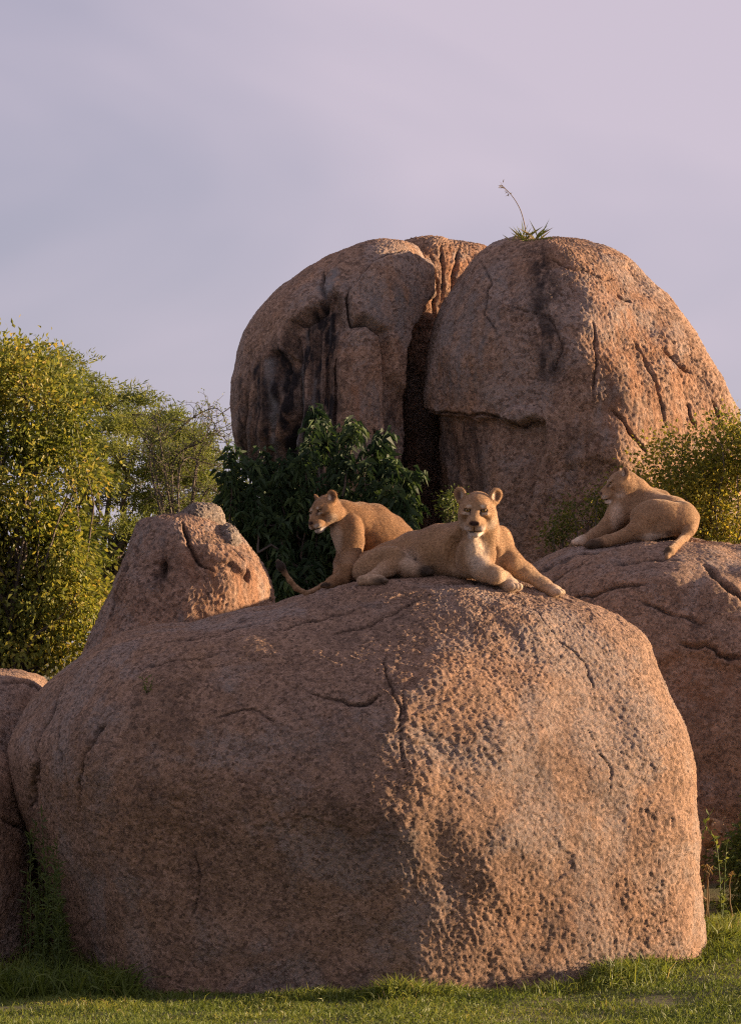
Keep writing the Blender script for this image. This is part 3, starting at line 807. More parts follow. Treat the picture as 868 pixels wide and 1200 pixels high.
def leg_paw(S, q, r, direction, col=None, sc=1.0):
    """a paw: pad, four toes; q centre, r radius"""
    d = np.array(direction, float); d[2] = 0; d /= np.linalg.norm(d)
    sd = np.array([-d[1], d[0], 0])
    S.ell(q, (r * 1.25, r * .98, r * .85), np.stack([d, sd, [0, 0, 1]], 1), r * .5)
    for j, o in enumerate((-.75, -.27, .27, .75)):
        ln = .95 if abs(o) > .5 else 1.2
        S.ell(q + d * r * ln + sd * o * r + np.array([0, 0, -.18 * r]), (r * .52, r * .30, r * .46), np.stack([d, sd, [0, 0, 1]], 1), r * .10)

FB = 'front_boulder'
def rest(px, py, r, nm=FB, fallback=2.2):
    """centre of a ball of radius r that touches the rock where the picture shows its foot"""
    hpt = hit(nm, px, py)
    if hpt is None:
        q = P(px, py, fallback); z = drop(nm, q[0], q[1])
        print('no hit', px, py, z)
        return np.array([q[0], q[1], z + r * .8])
    return hpt + np.array([0, 0.0, r * .8])

# --- lioness lying on the front boulder, looking at the viewer
S = Sculpt()
s0 = .0065
def q(px, py, Y, r=None): return (P(px, py, Y), r * s0) if r is not None else P(px, py, Y)
S.chain([q(417, 671, 2.44, 10), q(432, 666, 2.46, 18), q(458, 659, 2.43, 22.5), q(487, 651, 2.31, 27), q(516, 646, 2.12, 30), q(545, 645, 2.00, 32), q(566, 648, 1.93, 27)], .06)
S.ell(q(548, 632, 2.10), (.17, .13, .135), None, .06)                               # withers and shoulder mass
S.ell(q(560, 655, 1.84), (.13, .11, .15), None, .07)                                # brisket
S.chain([q(556, 640, 1.93, 25), q(559, 618, 1.86, 20), q(560, 602, 1.84, 17)], .06)   # neck
S.chain([q(566, 634, 1.86, 15), q(569, 618, 1.83, 14)], .05)
RA = frame(-8, -13, -2)
eyesA = add_head(S, q(559, 597.5, 1.79), RA, 1.06, ear_sp=1.2)
# far foreleg, stretched out to the right
pf = rest(648, 699, .052)
S.ell(q(581, 640, 1.98), (.105, .13, .165), frame(40, -25, 0), .04)
for gx_, gy_, gl in ((541, 640, .13), (535, 645, .15), (529, 648, .12)):
    S.ell(q(gx_, gy_, 1.80 + (541 - gx_) * .004), (.012, .06, gl), frame(0, 0, -14), .03, True)
S.chain([q(585, 643, 1.97, 17), q(600, 660, 1.90, 12.5), q(615, 670, 1.92, 10), (P(637, 685, pf[1] + .03), 7.2 * s0), (pf, 6.6 * s0)], .035)
leg_paw(S, pf, .052, (1, -.35, 0))
# near foreleg
pn = rest(597, 693, .058)
S.ell(q(550, 652, 1.79), (.095, .10, .165), frame(30, -20, 0), .03)
S.chain([q(554, 657, 1.82, 16), q(566, 668, 1.72, 12.5), q(580, 674, 1.68, 10), (P(590, 679, pn[1] + .03), 8.6 * s0), (pn, 8 * s0)], .035)
leg_paw(S, pn, .060, (.75, -.7, 0))
# hindquarters: near thigh folded, foot forward
ph_ = rest(438, 685, .035)
S.ell(q(441, 661, 2.11), (.205, .13, .112), np.array([[.88, 0, -.47], [0, 1, 0], [.47, 0, .88]]), .022)
S.chain([q(463, 652, 2.06, 12), q(456, 664, 2.03, 10.5), (P(436, 677, ph_[1] + .06), 6.5 * s0), (P(424, 681, ph_[1] + .05), 5 * s0)], .025)
S.chain([(P(424, 680, ph_[1] + .03), 5.5 * s0), (ph_ + np.array([.03, -.01, .008]), 6 * s0)], .02)
leg_paw(S, ph_ + np.array([.05, -.01, .008]), .036, (1, -.3, 0))
# far hind leg lying under the belly, sole turned out
pu = rest(496, 676, .04)
S.chain([q(468, 662, 2.14, 14), q(478, 666, 2.02, 10), (pu + np.array([-.03, .02, .012]), 7.5 * s0)], .03)
leg_paw(S, pu + np.array([.01, 0, .012]), .043, (1, -.25, 0))
S.ell(q(478, 658, 2.24), (.10, .12, .10), None, .05)
S.ell(q(470, 656, 2.06), (.010, .09, .085), frame(0, 0, 22), .022, True)
S.ell(q(534, 655, 1.86), (.014, .05, .12), frame(0, 0, -10), .03, True)
S.ell(q(577, 655, 1.80), (.012, .07, .10), frame(0, 0, 12), .03, True)
# tail
tl = [(405, 678, .030), (392, 684, .024), (378, 689, .019), (360, 693, .017)]
tp = [(rest(x, y, r, FB), r) for x, y, r in tl]
Yt = tp[-1][0][1]
S.chain([q(420, 672, 2.42, 6)] + tp + [q(347, 689, Yt - .02, 2.6), q(340, 680, Yt - .04, 2.4), q(334, 671, Yt - .05, 2.6), q(329, 664, Yt - .06, 4.6), q(326, 658, Yt - .06, 2.6)], .02)
S.paint(q(328.5, 663, Yt - .06), .062, BLACK, .95)
S.paint(q(530, 692, 1.75), (.9, .5, .16), PALE, .45, None, .7)
S.paint(q(560, 648, 1.66), (.09, .14, .13), PALE, .70)
S.paint(q(481, 660, 2.10), (.10, .14, .085), PALE, .70, None, .8)
S.paint(q(455, 672, 2.05), (.11, .12, .05), PALE, .25)
S.paint(pu + np.array([.03, -.02, .01]), (.075, .06, .055), BLACK, .9)
S.paint(ph_ + np.array([.06, -.02, 0]), (.07, .05, .03), BLACK, .85)
S.paint(pn + np.array([.03, -.05, -.01]), .075, PALE, .45)
S.paint(pf + np.array([.05, -.03, -.01]), .065, PALE, .45)
S.paint(q(487, 655, 2.08), (.012, .08, .012), (.10, .07, .06), .9)
S.paint(q(500, 612, 2.2), (.6, .3, .10), DUSK, .50, None, .7)
lion('lioness', S, rest(500, 682, 0) + np.array([0, .2, 0]), 'tawny lioness lying on the front boulder with forelegs stretched out, facing the viewer', 'lionesses on the boulders', eyesA, RA, h=.0055, lid=.35,
     flow_from=q(556, 612, 1.55), hair=90000)

# --- younger lioness sitting behind her, head bowed to the left
S = Sculpt(); s0 = .0066
S.chain([q(389, 599, 2.62, 13), q(400, 604, 2.66, 17), q(417, 614, 2.72, 22.5), q(440, 627, 2.80, 27.5), q(458, 641, 2.86, 30), q(462, 662, 2.90, 30), q(460, 678, 2.92, 22)], .06)
S.chain([q(424, 600, 2.76, 11), q(440, 606, 2.82, 14), q(458, 620, 2.88, 15), q(468, 636, 2.90, 14)], .05)
S.chain([q(404, 622, 2.58, 17), q(408, 640, 2.56, 15)], .05)                           # chest
S.ell(q(413, 629, 2.555), (.085, .095, .17), frame(-70, 0, 0), .022)
RB = frame(-50, -20, 8)
eyesB = add_head(S, q(381, 597.5, 2.52), RB, .86, ear_sp=1.05)
pb = rest(398, 686, .045)
S.chain([q(412, 636, 2.53, 14), q(411, 652, 2.50, 10.5), (P(407, 668, pb[1] + .08), 7.8 * s0), (P(403, 680, pb[1] + .05), 6.8 * s0)], .035)
leg_paw(S, pb + np.array([-.03, 0, .006]), .044, (-1, -.4, 0))
pb2 = rest(386, 690, .04)
S.chain([q(408, 640, 2.66, 13), q(401, 662, 2.64, 9.5), (P(396, 680, pb2[1] + .1), 7 * s0), (pb2 + np.array([.03, .04, .01]), 6 * s0)], .035)
leg_paw(S, pb2, .040, (-1, -.3, 0))
S.ell(q(450, 668, 2.74), (.20, .13, .14), None, .05)
S.chain([q(428, 672, 2.66, 11), q(416, 684, 2.62, 7)], .03)
S.paint(q(380, 685, pb2[1] - .03), (.06, .05, .018), BLACK, .9)
S.paint(q(392, 632, 2.5), (.06, .12, .12), PALE, .45)
S.paint(q(440, 596, 2.85), (.30, .2, .09), DUSK, .35)
lion('lioness', S, rest(420, 684, 0) + np.array([0, .4, 0]), 'young lioness sitting upright behind the reclining one, head bowed', 'lionesses on the boulders', eyesB, RB, h=.006, lid=.1,
     flow_from=q(364, 616, 2.40), hair=70000, base=(.30, .168, .080))

# --- lioness on the right boulder
RBN = 'right_boulder'
S = Sculpt(); s0 = .0079
S.chain([q(798, 613, 7.86, 18), q(786, 607, 7.98, 24), q(766, 604, 8.16, 26), q(744, 602, 8.24, 23), q(731, 607, 8.2, 18)], .07)
S.chain([q(733, 565, 8.2, 11), q(743, 574, 8.22, 14.5), q(754, 588, 8.22, 19)], .05)
S.chain([q(757, 579, 8.30, 9), q(775, 585, 8.34, 11)], .05)
S.chain([q(728, 590, 8.14, 13), q(724, 604, 8.1, 14)], .06)
RC = frame(-82, -10, 0)
eyesC = add_head(S, q(727, 567, 8.17), RC, .98, ear_sp=.95)
# near thigh and folded hind leg
S.ell(q(774, 607, 7.76), (.285, .13, .172), np.array([[1, 0, .10], [0, 1, 0], [-.10, 0, 1]]), .016)
S.ell(q(801, 609, 7.82), (.13, .15, .17), None, .05)
pc = rest(694, 643, .05, RBN, 7.7)
S.chain([q(753, 610, 7.73, 15), q(747, 620, 7.70, 11), q(729, 629, 7.70, 7.5), (P(710, 634, pc[1] + .02), 6.3 * s0), (pc, 5.6 * s0)], .03)
S.chain([q(776, 620, 7.72, 9), q(758, 627, 7.7, 8)], .05)
leg_paw(S, pc, .048, (-1, -.2, 0))
pc2 = rest(681, 640, .055, RBN, 7.95)
S.chain([q(722, 604, 8.08, 13), q(712, 617, 8.05, 10), q(697, 627, 8.0, 7.5), (pc2 + np.array([.03, 0, .01]), 6.5 * s0)], .035)
leg_paw(S, pc2, .056, (-1, -.15, 0))
tr_ = [q(812, 606, 7.80, 7), q(807, 622, 7.70, 6), q(800, 632, 7.64, 5.2)]
t1 = rest(791, 643, .03, RBN); t2 = rest(784, 650, .03, RBN); t3 = rest(781, 656, .02, RBN)
S.chain(tr_ + [(t1, .036), (t2, .042), (t3, .022)], .03)
S.paint(t2 + np.array([-.02, -.01, 0]), (.05, .06, .06), BLACK, .85)
S.paint(pc + np.array([0, -.02, 0]), (.11, .07, .06), BLACK, .80)
S.paint(pc2 + np.array([-.04, 0, 0]), (.08, .09, .07), PALE, .80)
S.paint(q(768, 631, 7.7), (.19, .12, .05), PALE, .75)
S.paint(q(722, 606, 8.0), (.06, .12, .13), PALE, .35)
S.paint(q(783, 626, 7.66), (.03, .06, .035), (.10, .06, .045), .6)
lion('lioness', S, rest(750, 640, 0, RBN) + np.array([0, .2, 0]), 'lioness reclining on the right boulder, seen in profile with tail hanging down', 'lionesses on the boulders', eyesC, RC, h=.0065, lid=.3,
     flow_from=q(700, 580, 8.1), hair=60000, base=(.345, .212, .115))

# --- cub peering out from behind the front boulder
S = Sculpt(); s0 = .0073
RD = frame(46, -28, 4)
eyesD = add_head(S, q(839, 973, 5.3), RD, .70, ear_sp=1.05)
gz = float(ground_z(np.array([2.9]), np.array([5.35]))[0])
S.chain([q(834, 974, 5.34, 8.5), q(825, 984, 5.36, 11), q(806, 992, 5.40, 15), q(780, 996, 5.44, 16), q(756, 1000, 5.48, 15), q(744, 1006, 5.48, 12)], .04)
def stand(px, py, Y, r):
    a = P(px, py, Y); S.chain([(a, r * 1.7), (np.array([a[0] + .01, Y - .02, (a[2] + gz) / 2]), r * 1.1), (np.array([a[0], Y, gz + r * .8]), r * .9)], .03)
    leg_paw(S, np.array([a[0] + .02, Y - .02, gz + .02]), .03, (1, -.3, 0))
for px_, Y_ in ((818, 5.30), (811, 5.52), (755, 5.38), (748, 5.58)): stand(px_, 1000, Y_, .04)
S.chain([q(742, 1003, 5.48, 3.5), q(728, 1015, 5.5, 3), q(718, 1035, 5.5, 3)], .02)
lion('lion_cub', S, np.array([P(800, 1000, 5.4)[0], 5.4, gz]), 'lion cub peering out of the shade beside the front boulder, behind weeds', None, eyesD, RD, h=.006, lid=.3, flow_from=q(851, 988, 5.15), hair=16000, cat='lion cub', base=(.33, .20, .11))
#@@END_LIONS

#@@PLANTS
def leaf_material(name, stops, transl=0.45, gloss=0.5):
    m, t, b, out = mat_new(name)
    at = node(t, 'ShaderNodeAttribute', attribute_name='tint').outputs['Fac']
    c = ramp(t, at, stops)
    t.links.new(c, b.inputs['Base Color']); b.inputs['Roughness'].default_value = gloss
    b.inputs['Specular IOR Level'].default_value = 0.3
    c2 = mix(t, 1.0, c, (1.25, 1.2, .75), 'MULTIPLY')
    tr = node(t, 'ShaderNodeBsdfTranslucent', {'Color': c2})
    mx = node(t, 'ShaderNodeMixShader', {0: transl, 1: b.outputs[0], 2: tr.outputs[0]})
    t.links.new(mx.outputs[0], out.inputs[0])
    return m
M_YEL = leaf_material('leaf_yellow_green', [(0, (.09, .12, .025)), (.45, (.19, .205, .04)), (.8, (.36, .32, .065)), (1, (.40, .29, .075))])
M_ACA = leaf_material('leaf_acacia', [(0, (.10, .135, .035)), (.6, (.17, .20, .05)), (1, (.26, .26, .08))])
M_DRK = leaf_material('leaf_dark', [(0, (.020, .042, .018)), (.6, (.040, .074, .028)), (1, (.085, .13, .042))], .25, .60)
M_SHR = leaf_material('leaf_shrub', [(0, (.085, .105, .022)), (.5, (.20, .20, .034)), (1, (.46, .36, .06))])
M_WEED = leaf_material('leaf_weed', [(0, (.06, .09, .028)), (.6, (.10, .14, .038)), (1, (.18, .20, .05))])
M_GRASS = leaf_material('grass_blade', [(0, (.080, .120, .022)), (.5, (.150, .190, .038)), (.85, (.22, .23, .05)), (1, (.34, .27, .11))], .4)
M_DRY = leaf_material('dry_stalk', [(0, (.17, .11, .05)), (1, (.30, .22, .10))], .3)
m, t, b, out = mat_new('bark')
tc = node(t, 'ShaderNodeTexCoord').outputs['Object']
n1 = node(t, 'ShaderNodeTexNoise', {'Vector': tc, 'Scale': 14.0, 'Detail': 6.0}).outputs['Fac']
t.links.new(ramp(t, n1, [(.3, (.045, .034, .026)), (.7, (.12, .095, .075))]), b.inputs['Base Color']); b.inputs['Roughness'].default_value = .9
bp = node(t, 'ShaderNodeBump', {'Height': n1, 'Strength': 0.7, 'Distance': 0.02}); t.links.new(bp.outputs[0], b.inputs['Normal'])
M_BARK = m

def unit(v): return v / np.maximum(np.linalg.norm(v, axis=-1, keepdims=True), 1e-9)
def wander(a, b, n, amt):
    t_ = np.linspace(0, 1, n)[:, None]
    p = a + (b - a) * t_
    L_ = np.linalg.norm(b - a)
    p[1:-1] += np.cumsum(rng.normal(size=(n, 3)) * amt * L_ / n, axis=0)[1:-1]
    return p
def leaves(name, Pn, A, L_, W, tint, mat, loc, droop=0.25, shape='leaf'):
    """diamond leaves folded on the midrib: Pn base, A axis"""
    A = unit(A); n = len(Pn)
    L_ = np.broadcast_to(L_, n)[:, None]; W = np.broadcast_to(W, n)[:, None]
    rd = rng.normal(size=(n, 3)); S_ = unit(np.cross(A, rd)); N_ = np.cross(S_, A)
    dr = np.array([0, 0, -1.0]) * droop
    mid = Pn + A * L_ * .45 + N_ * W * .12
    tip = Pn + unit(A + dr) * L_
    V = np.stack([Pn, mid + S_ * W * .5 + N_ * W * .12, tip, mid - S_ * W * .5 + N_ * W * .12], 1).reshape(-1, 3)
    k = np.arange(n)[:, None] * 4
    F = np.concatenate([k + np.array([[0, 1, 2]]), k + np.array([[0, 2, 3]])])
    return mesh_np(name, V - loc, F, False, {'tint': np.repeat(np.clip(tint, 0, 1), 4)}, mat)
def ball(n): 
    v = unit(rng.normal(size=(n, 3))); return v * (rng.uniform(0, 1, (n, 1)) ** (1 / 3))

def broadleaf(name, base, lumps, Yc, depth, nclump, per, Lf, Wf, mat, label, cat='tree', trunk_r=.09, spread=.16, tint_mu=.45, group=None, up=0.0, gap=-.12, droop=.3, frac=.35):
    """tree or shrub: lumps = (px, py, rx_px, ry_px) of foliage at depth Yc"""
    s_ = K * (Yc + CAM_D)
    loc = np.array(base, float)
    area = np.array([rx * ry for _, _, rx, ry in lumps], float); area /= area.sum()
    cs = []
    for (px, py, rx, ry), w in zip(lumps, area):
        n = max(3, int(nclump * w * 1.5))
        v = unit(rng.normal(size=(n, 3))) * (rng.uniform(.15, 1, (n, 1)) ** (1 / 2.4))
        c = P(px, py, Yc) + v * np.array([rx * s_, depth, ry * s_])
        cs.append(c)
    cs = np.concatenate(cs)
    cs = cs[fbm(cs * 1.6 + 5, 2) > gap]
    tb = Tubes()
    top = P(lumps[0][0], lumps[0][1], Yc)
    mid = loc + (np.mean(cs, 0) - loc) * np.array([.6, .6, .55])
    tb.add(wander(loc - np.array([0, 0, .15]), mid, 8, .12), trunk_r, trunk_r * .6, 7)
    for c in cs[rng.choice(len(cs), max(4, int(len(cs) * frac)), replace=False)]:
        st = loc + (mid - loc) * rng.uniform(.45, 1.0)
        tb.add(wander(st, c, 7, .25), trunk_r * rng.uniform(.22, .4), .004, 4)
    root = link(name, None, None, tuple(loc), label, cat, group)
    link('trunk', tb.mesh('trunk', M_BARK, loc), root)
    idx = np.repeat(np.arange(len(cs)), per)
    off = rng.normal(size=(len(idx), 3)) * spread * np.array([1, 1, .8])
    Pn = cs[idx] + off
    ctr = np.mean(cs, 0)
    A = unit(off) * .8 + unit(Pn - ctr) * .5 + rng.normal(size=Pn.shape) * .5 + np.array([0, 0, up])
    tint = tint_mu + .22 * rng.normal(size=len(Pn)) + .5 * perlin(Pn * .8 + 3) + np.repeat(rng.normal(size=len(cs)) * .12, per)
    link('crown', leaves('crown', Pn, A, Lf * rng.uniform(.6, 1.25, len(Pn)), Wf * rng.uniform(.7, 1.2, len(Pn)), tint, mat, loc, droop), root)
    return root, cs
def gpos(px, Y, dz=0.0):
    x = P(px, 0, Y)[0]
    return np.array([x, Y, float(ground_z(np.array([x]), np.array([Y]))[0]) + dz])

# yellow-green tree at the left
broadleaf('leafy_tree', gpos(10, 9.0), [(15, 440, 40, 42), (-30, 475, 70, 65), (45, 500, 60, 60), (20, 580, 95, 70), (45, 650, 75, 60), (60, 715, 50, 55), (-10, 720, 90, 80), (-80, 600, 90, 120), (30, 775, 70, 35), (95, 560, 30, 26), (88, 640, 26, 24), (92, 705, 24, 26), (60, 455, 30, 24)],
          9.0, .75, 680, 84, .062, .036, M_YEL, 'yellow green leafy tree catching the low sun behind the pointed boulder', spread=.12, tint_mu=.40, gap=-.06, frac=.18)

# flat-topped acacia behind it
def acacia():
    Yc = 24.0; loc = gpos(100, Yc); s_ = K * (Yc + CAM_D)
    root = link('acacia_tree', None, None, tuple(loc), 'feathery green acacia with layered canopy behind the yellow green tree', 'tree')
    tb = Tubes(); Pn = []; A = []; T = []
    hub = P(120, 690, Yc)
    tb.add(wander(loc - np.array([0, 0, .2]), hub, 7, .1), .20, .15, 8)
    pads = [(52, 426, 50, 7), (15, 440, 50, 12), (78, 452, 46, 9), (128, 470, 42, 7), (70, 478, 50, 12), (165, 490, 50, 8), (110, 500, 60, 10), (190, 512, 44, 8), (140, 528, 62, 11), (212, 538, 46, 9), (160, 556, 70, 12),
            (232, 566, 44, 10), (110, 578, 60, 14), (195, 590, 70, 12), (255, 602, 36, 12), (130, 618, 70, 14), (215, 628, 64, 14), (90, 655, 70, 16), (165, 665, 70, 16), (240, 660, 50, 18), (110, 705, 60, 20)]
    for (px, py, rx, ry) in pads:
        c = P(px, py, Yc + rng.uniform(-1.2, 1.2))
        tb.add(wander(hub + rng.normal(size=3) * .15, c + np.array([0, 0, -.1]), 9, .22), .055, .012, 5)
        for _ in range(9):
            v = ball(1)[0] * np.array([rx * s_, rx * s_ * .8, ry * s_])
            e = c + v
            tb.add(wander(c + np.array([0, 0, -.12]), e, 6, .3), .012, .003, 3)
        nt = int(13 * rx)
        v = ball(nt) * np.array([rx * s_, rx * s_ * .9, ry * s_])
        v[:, 2] *= .62; v = v[fbm((c + v) * 1.5 + 9, 2) > -.02]; nt = len(v)
        e = c + v; e[:, 2] += .10 * perlin(e * 1.2) - .00035 * (np.abs(v[:, 0]) / s_) ** 1.3
        ax = unit(v * np.array([1, 1, .6])) * .8 + np.array([.35, 0, .28]) + rng.normal(size=v.shape) * .30
        ax = unit(ax)
        m_ = 10                                   # leaflets along each twig
        tt = np.linspace(0, 1, m_)
        tw = e[:, None] + ax[:, None] * (tt[None, :, None] * .34)
        Pn.append(tw.reshape(-1, 3))
        la = np.repeat(ax[:, None], m_, 1) * .55 + rng.normal(size=tw.shape) * .6
        A.append(la.reshape(-1, 3))
        T.append(np.repeat(.5 + .2 * rng.normal(size=nt) + .35 * perlin(e * 1.1), m_))
    Pn = np.concatenate(Pn); A = np.concatenate(A); T = np.concatenate(T)
    link('trunk', tb.mesh('trunk', M_BARK, loc), root)
    link('crown', leaves('crown', Pn, A, (.085 * rng.uniform(.6, 1.3, len(Pn))), .019, T, M_ACA, loc, .05), root)
acacia()

# sparse twiggy tree with an arching branch
def twiggy():
    Yc = 20.0; loc = gpos(215, Yc); s_ = K * (Yc + CAM_D)
    root = link('twiggy_tree', None, None, tuple(loc), 'sparse twiggy tree with one thin arching branch beside the split boulder', 'tree')
    tb = Tubes(); tips = []
    hub = P(215, 700, Yc)
    tb.add(wander(loc - np.array([0, 0, .2]), hub, 6, .08), .07, .045, 6)
    arcs = [[(215, 700), (196, 540), (208, 505), (228, 487), (250, 478), (262, 485), (266, 504)], [(215, 700), (205, 550), (222, 520), (245, 508), (262, 512), (268, 525)],
            [(215, 700), (225, 560), (250, 545), (272, 545), (284, 556)], [(215, 700), (180, 540), (172, 505), (178, 488)], [(215, 700), (190, 560), (180, 520), (162, 500), (156, 486)],
            [(215, 700), (235, 575), (262, 568), (282, 576)], [(215, 700), (220, 545), (236, 528), (258, 530), (275, 540)], [(215, 700), (190, 545), (195, 510), (205, 492)], [(215, 700), (225, 540), (240, 500), (236, 485)]]
    for a in arcs:
        c = catmull([P(x, y, Yc) + np.array([0, rng.uniform(-.3, .3), 0]) + (rng.normal(size=3) * .10 if 0 < i_ < 3 else 0) for i_, (x, y) in enumerate(a)], 30)
        tb.add(c, .022, .004, 4)
        for i in range(11, 30):
            for _ in range(3):
                d_ = unit(rng.normal(size=3) + np.array([.2, 0, .35])) * rng.uniform(.12, .42)
                w_ = wander(c[i], c[i] + d_, 5, .35)
                tb.add(w_, .005, .002, 3); tips.append(w_)
    tips = np.concatenate(tips)
    idx = rng.integers(0, len(tips), 3600)
    link('trunk', tb.mesh('trunk', M_BARK, loc), root)
    Pn = tips[idx] + rng.normal(size=(len(idx), 3)) * .02
    link('crown', leaves('crown', Pn, rng.normal(size=Pn.shape) + np.array([0, 0, .4]), .035, .017, .35 + .25 * rng.normal(size=len(Pn)), M_ACA, loc), root)
twiggy()

# dark glossy tree in the cleft of the boulders
def dark_tree():
    Yc = 11.2; loc = gpos(375, Yc); s_ = K * (Yc + CAM_D)
    root = link('glossy_tree', None, None, tuple(loc), 'dark green drooping leaved tree in the shade below the split boulder', 'tree')
    tb = Tubes(); hub = P(375, 690, Yc)
    tb.add(wander(loc - np.array([0, 0, .2]), hub, 6, .1), .09, .07, 7)
    shoots = [(375, 480), (366, 505), (384, 500), (412, 492), (405, 515), (450, 508), (438, 525), (308, 528), (296, 545), (276, 545), (268, 562), (340, 548), (325, 560), (355, 540), (392, 540), (425, 545), (462, 540), (476, 560), (484, 585), (470, 605),
              (300, 580), (282, 600), (330, 590), (360, 575), (400, 575), (440, 575), (350, 610), (310, 625), (335, 640), (375, 620), (415, 610), (455, 630), (325, 670), (360, 660), (300, 655), (395, 650), (430, 650), (345, 690), (318, 690), (385, 690), (285, 625), (290, 570), (315, 605), (345, 570), (420, 590), (450, 590), (480, 620), (370, 640), (440, 610), (465, 575)]
    for _ in range(70):
        a_ = rng.uniform(0, 2 * math.pi); r_ = math.sqrt(rng.uniform(.05, 1)); shoots.append((375 + 104 * r_ * math.cos(a_), 640 + 75 * r_ * math.sin(a_)))
    Pn = []; A = []; T = []
    for (px, py) in shoots:
        e = P(px, py, Yc + rng.uniform(-.55, .55))
        base_ = e + np.array([rng.uniform(-.12, .12), rng.uniform(-.1, .1), -rng.uniform(.45, .8)])
        tb.add(wander(hub + rng.normal(size=3) * .05, base_, 7, .2), .025, .012, 4)
        st = wander(base_, e, 10, .12); tb.add(st, .012, .005, 4)
        for sub in range(6):
            k = rng.integers(3, 10); d_ = unit(rng.normal(size=3) + np.array([0, 0, .4])) * rng.uniform(.06, .20)
            tw = wander(st[k], st[k] + d_, 5, .2); tb.add(tw, .006, .003, 3)
            n = 26
            Pn.append(tw[rng.integers(1, 5, n)] + rng.normal(size=(n, 3)) * .035); A.append(unit(rng.normal(size=(n, 3)) * np.array([1, 1, .5])) + np.array([0, 0, -.25])); T.append(np.full(n, .45 + .3 * rng.normal()))
        n = 40
        Pn.append(st[rng.integers(4, 10, n)] + rng.normal(size=(n, 3)) * .03); A.append(unit(rng.normal(size=(n, 3)) * np.array([1, 1, .4])) + np.array([0, 0, .05])); T.append(np.full(n, .55 + .25 * rng.normal() + (.4 if px > 465 else 0)))
    Pn = np.concatenate(Pn); A = np.concatenate(A); T = np.concatenate(T) + rng.normal(size=len(Pn)) * .15
    link('trunk', tb.mesh('trunk', M_BARK, loc), root)
    big = np.zeros(len(Pn), bool)
    front = np.argsort(Pn[:, 1])[:900]
    big[rng.choice(front, 150, replace=False)] = True
    L_ = .125 * rng.uniform(.6, 1.25, len(Pn)); W_ = .030 * rng.uniform(.8, 1.2, len(Pn))
    link('crown', leaves('crown', Pn[~big], A[~big], L_[~big], W_[~big], T[~big], M_DRK, loc, .75), root)
    lm = [leaves('leaf', np.zeros((1, 3)), np.array([[1., 0, -.1]]), np.array([1.0]), np.array([.25]), np.array([.3 + .2 * k]), M_DRK, np.zeros(3), .2) for k in range(3)]
    for i in np.where(big)[0]:
        o = bpy.data.objects.new('leaf', lm[i % 3]); COL.objects.link(o); o.parent = root
        o.location = Pn[i] - loc; a = unit(A[i] + np.array([0, 0, -.45]))
        o.rotation_euler = Vector(a).to_track_quat('X', 'Z').to_euler(); o.scale = (L_[i],) * 3
dark_tree()

# shrubs
broadleaf('leafy_shrub', gpos(830, 11.0), [(800, 545, 55, 42), (850, 530, 60, 45), (780, 590, 60, 40), (840, 590, 70, 50), (900, 560, 50, 60), (760, 610, 45, 30), (790, 640, 80, 40)],
          11.0, .5, 420, 50, .046, .032, M_SHR, 'sunlit yellow green shrub behind the lioness on the right boulder', 'shrub', .04, .12, .50, gap=-.05, up=.3, frac=.2)
broadleaf('leafy_shrub', gpos(690, 10.9), [(665, 610, 14, 26), (702, 592, 14, 24), (722, 610, 18, 22), (650, 625, 12, 16)],
          10.9, .2, 60, 26, .036, .022, M_SHR, 'thin sprigs growing at the foot of the domed boulder', 'shrub', .02, .07, .35, gap=-.6)
broadleaf('leafy_shrub', gpos(535, 11.8), [(530, 590, 8, 18), (540, 610, 10, 14)],
          11.8, .15, 30, 22, .05, .02, M_WEED, 'small green sprig in front of the dark cleft', 'shrub', .015, .06, .5, gap=-.6)

def weed(name, base, stems, label, cat, mat, nleaf, Lf, Wf, stem_r=.005, droop=.2, group=None, separate=False, tint=.5):
    """leafy stalks: stems = lists of points in the world"""
    loc = np.array(base, float)
    root = link(name, None, None, tuple(loc), label, cat, group)
    for st in stems:
        c = catmull(st, 16); tb = Tubes(); tb.add(c, stem_r, stem_r * .4, 4)
        so = link('stem', tb.mesh('stem', mat, loc, .5), root)
    Pn = []; A = []
    for st in stems:
        c = catmull(st, 40); k = rng.integers(5, 40, nleaf); tg = np.gradient(c, axis=0)
        Pn.append(c[k]); A.append(unit(rng.normal(size=(nleaf, 3))) * .8 + unit(tg[k]) * .6)
    Pn = np.concatenate(Pn); A = np.concatenate(A); n = len(Pn)
    L_ = Lf * rng.uniform(.6, 1.3, n)
    if separate:
        lm = [leaves('leaf', np.zeros((1, 3)), np.array([[1., 0, 0]]), np.array([1.0]), np.array([Wf / Lf]), np.array([.5 + .2 * k]), mat, np.zeros(3), .2) for k in range(3)]
        for i in range(n):
            o = bpy.data.objects.new('leaf', lm[i % 3]); COL.objects.link(o); o.parent = root
            o.location = Pn[i] - loc; o.rotation_euler = Vector(unit(A[i])).to_track_quat('X', 'Z').to_euler(); o.scale = (L_[i],) * 3
    else:
        link('foliage', leaves('foliage', Pn, A, L_, Wf, tint + .2 * rng.normal(size=n), mat, loc, droop), root)
    return root
# weeds at the left, between the boulders
st = []
for i in range(26):
    bx_ = rng.uniform(30, 82); Y_ = rng.uniform(.7, 1.5); b0 = gpos(bx_, Y_)
    tx = 55 + (bx_ - 55) * rng.uniform(.6, 1.1) ; ty = rng.uniform(950, 1060) + abs(tx - 50) * 1.5
    tp_ = P(tx, ty, Y_ + rng.uniform(-.1, .1)); st.append([b0, b0 * .5 + tp_ * .5 + rng.normal(size=3) * .03, tp_])
weed('weedy_shrub', gpos(55, 1.1), st, 'dark narrow leaved weedy shrub between the small boulder and the front boulder', 'shrub', M_WEED, 70, .065, .013, .005, .15)
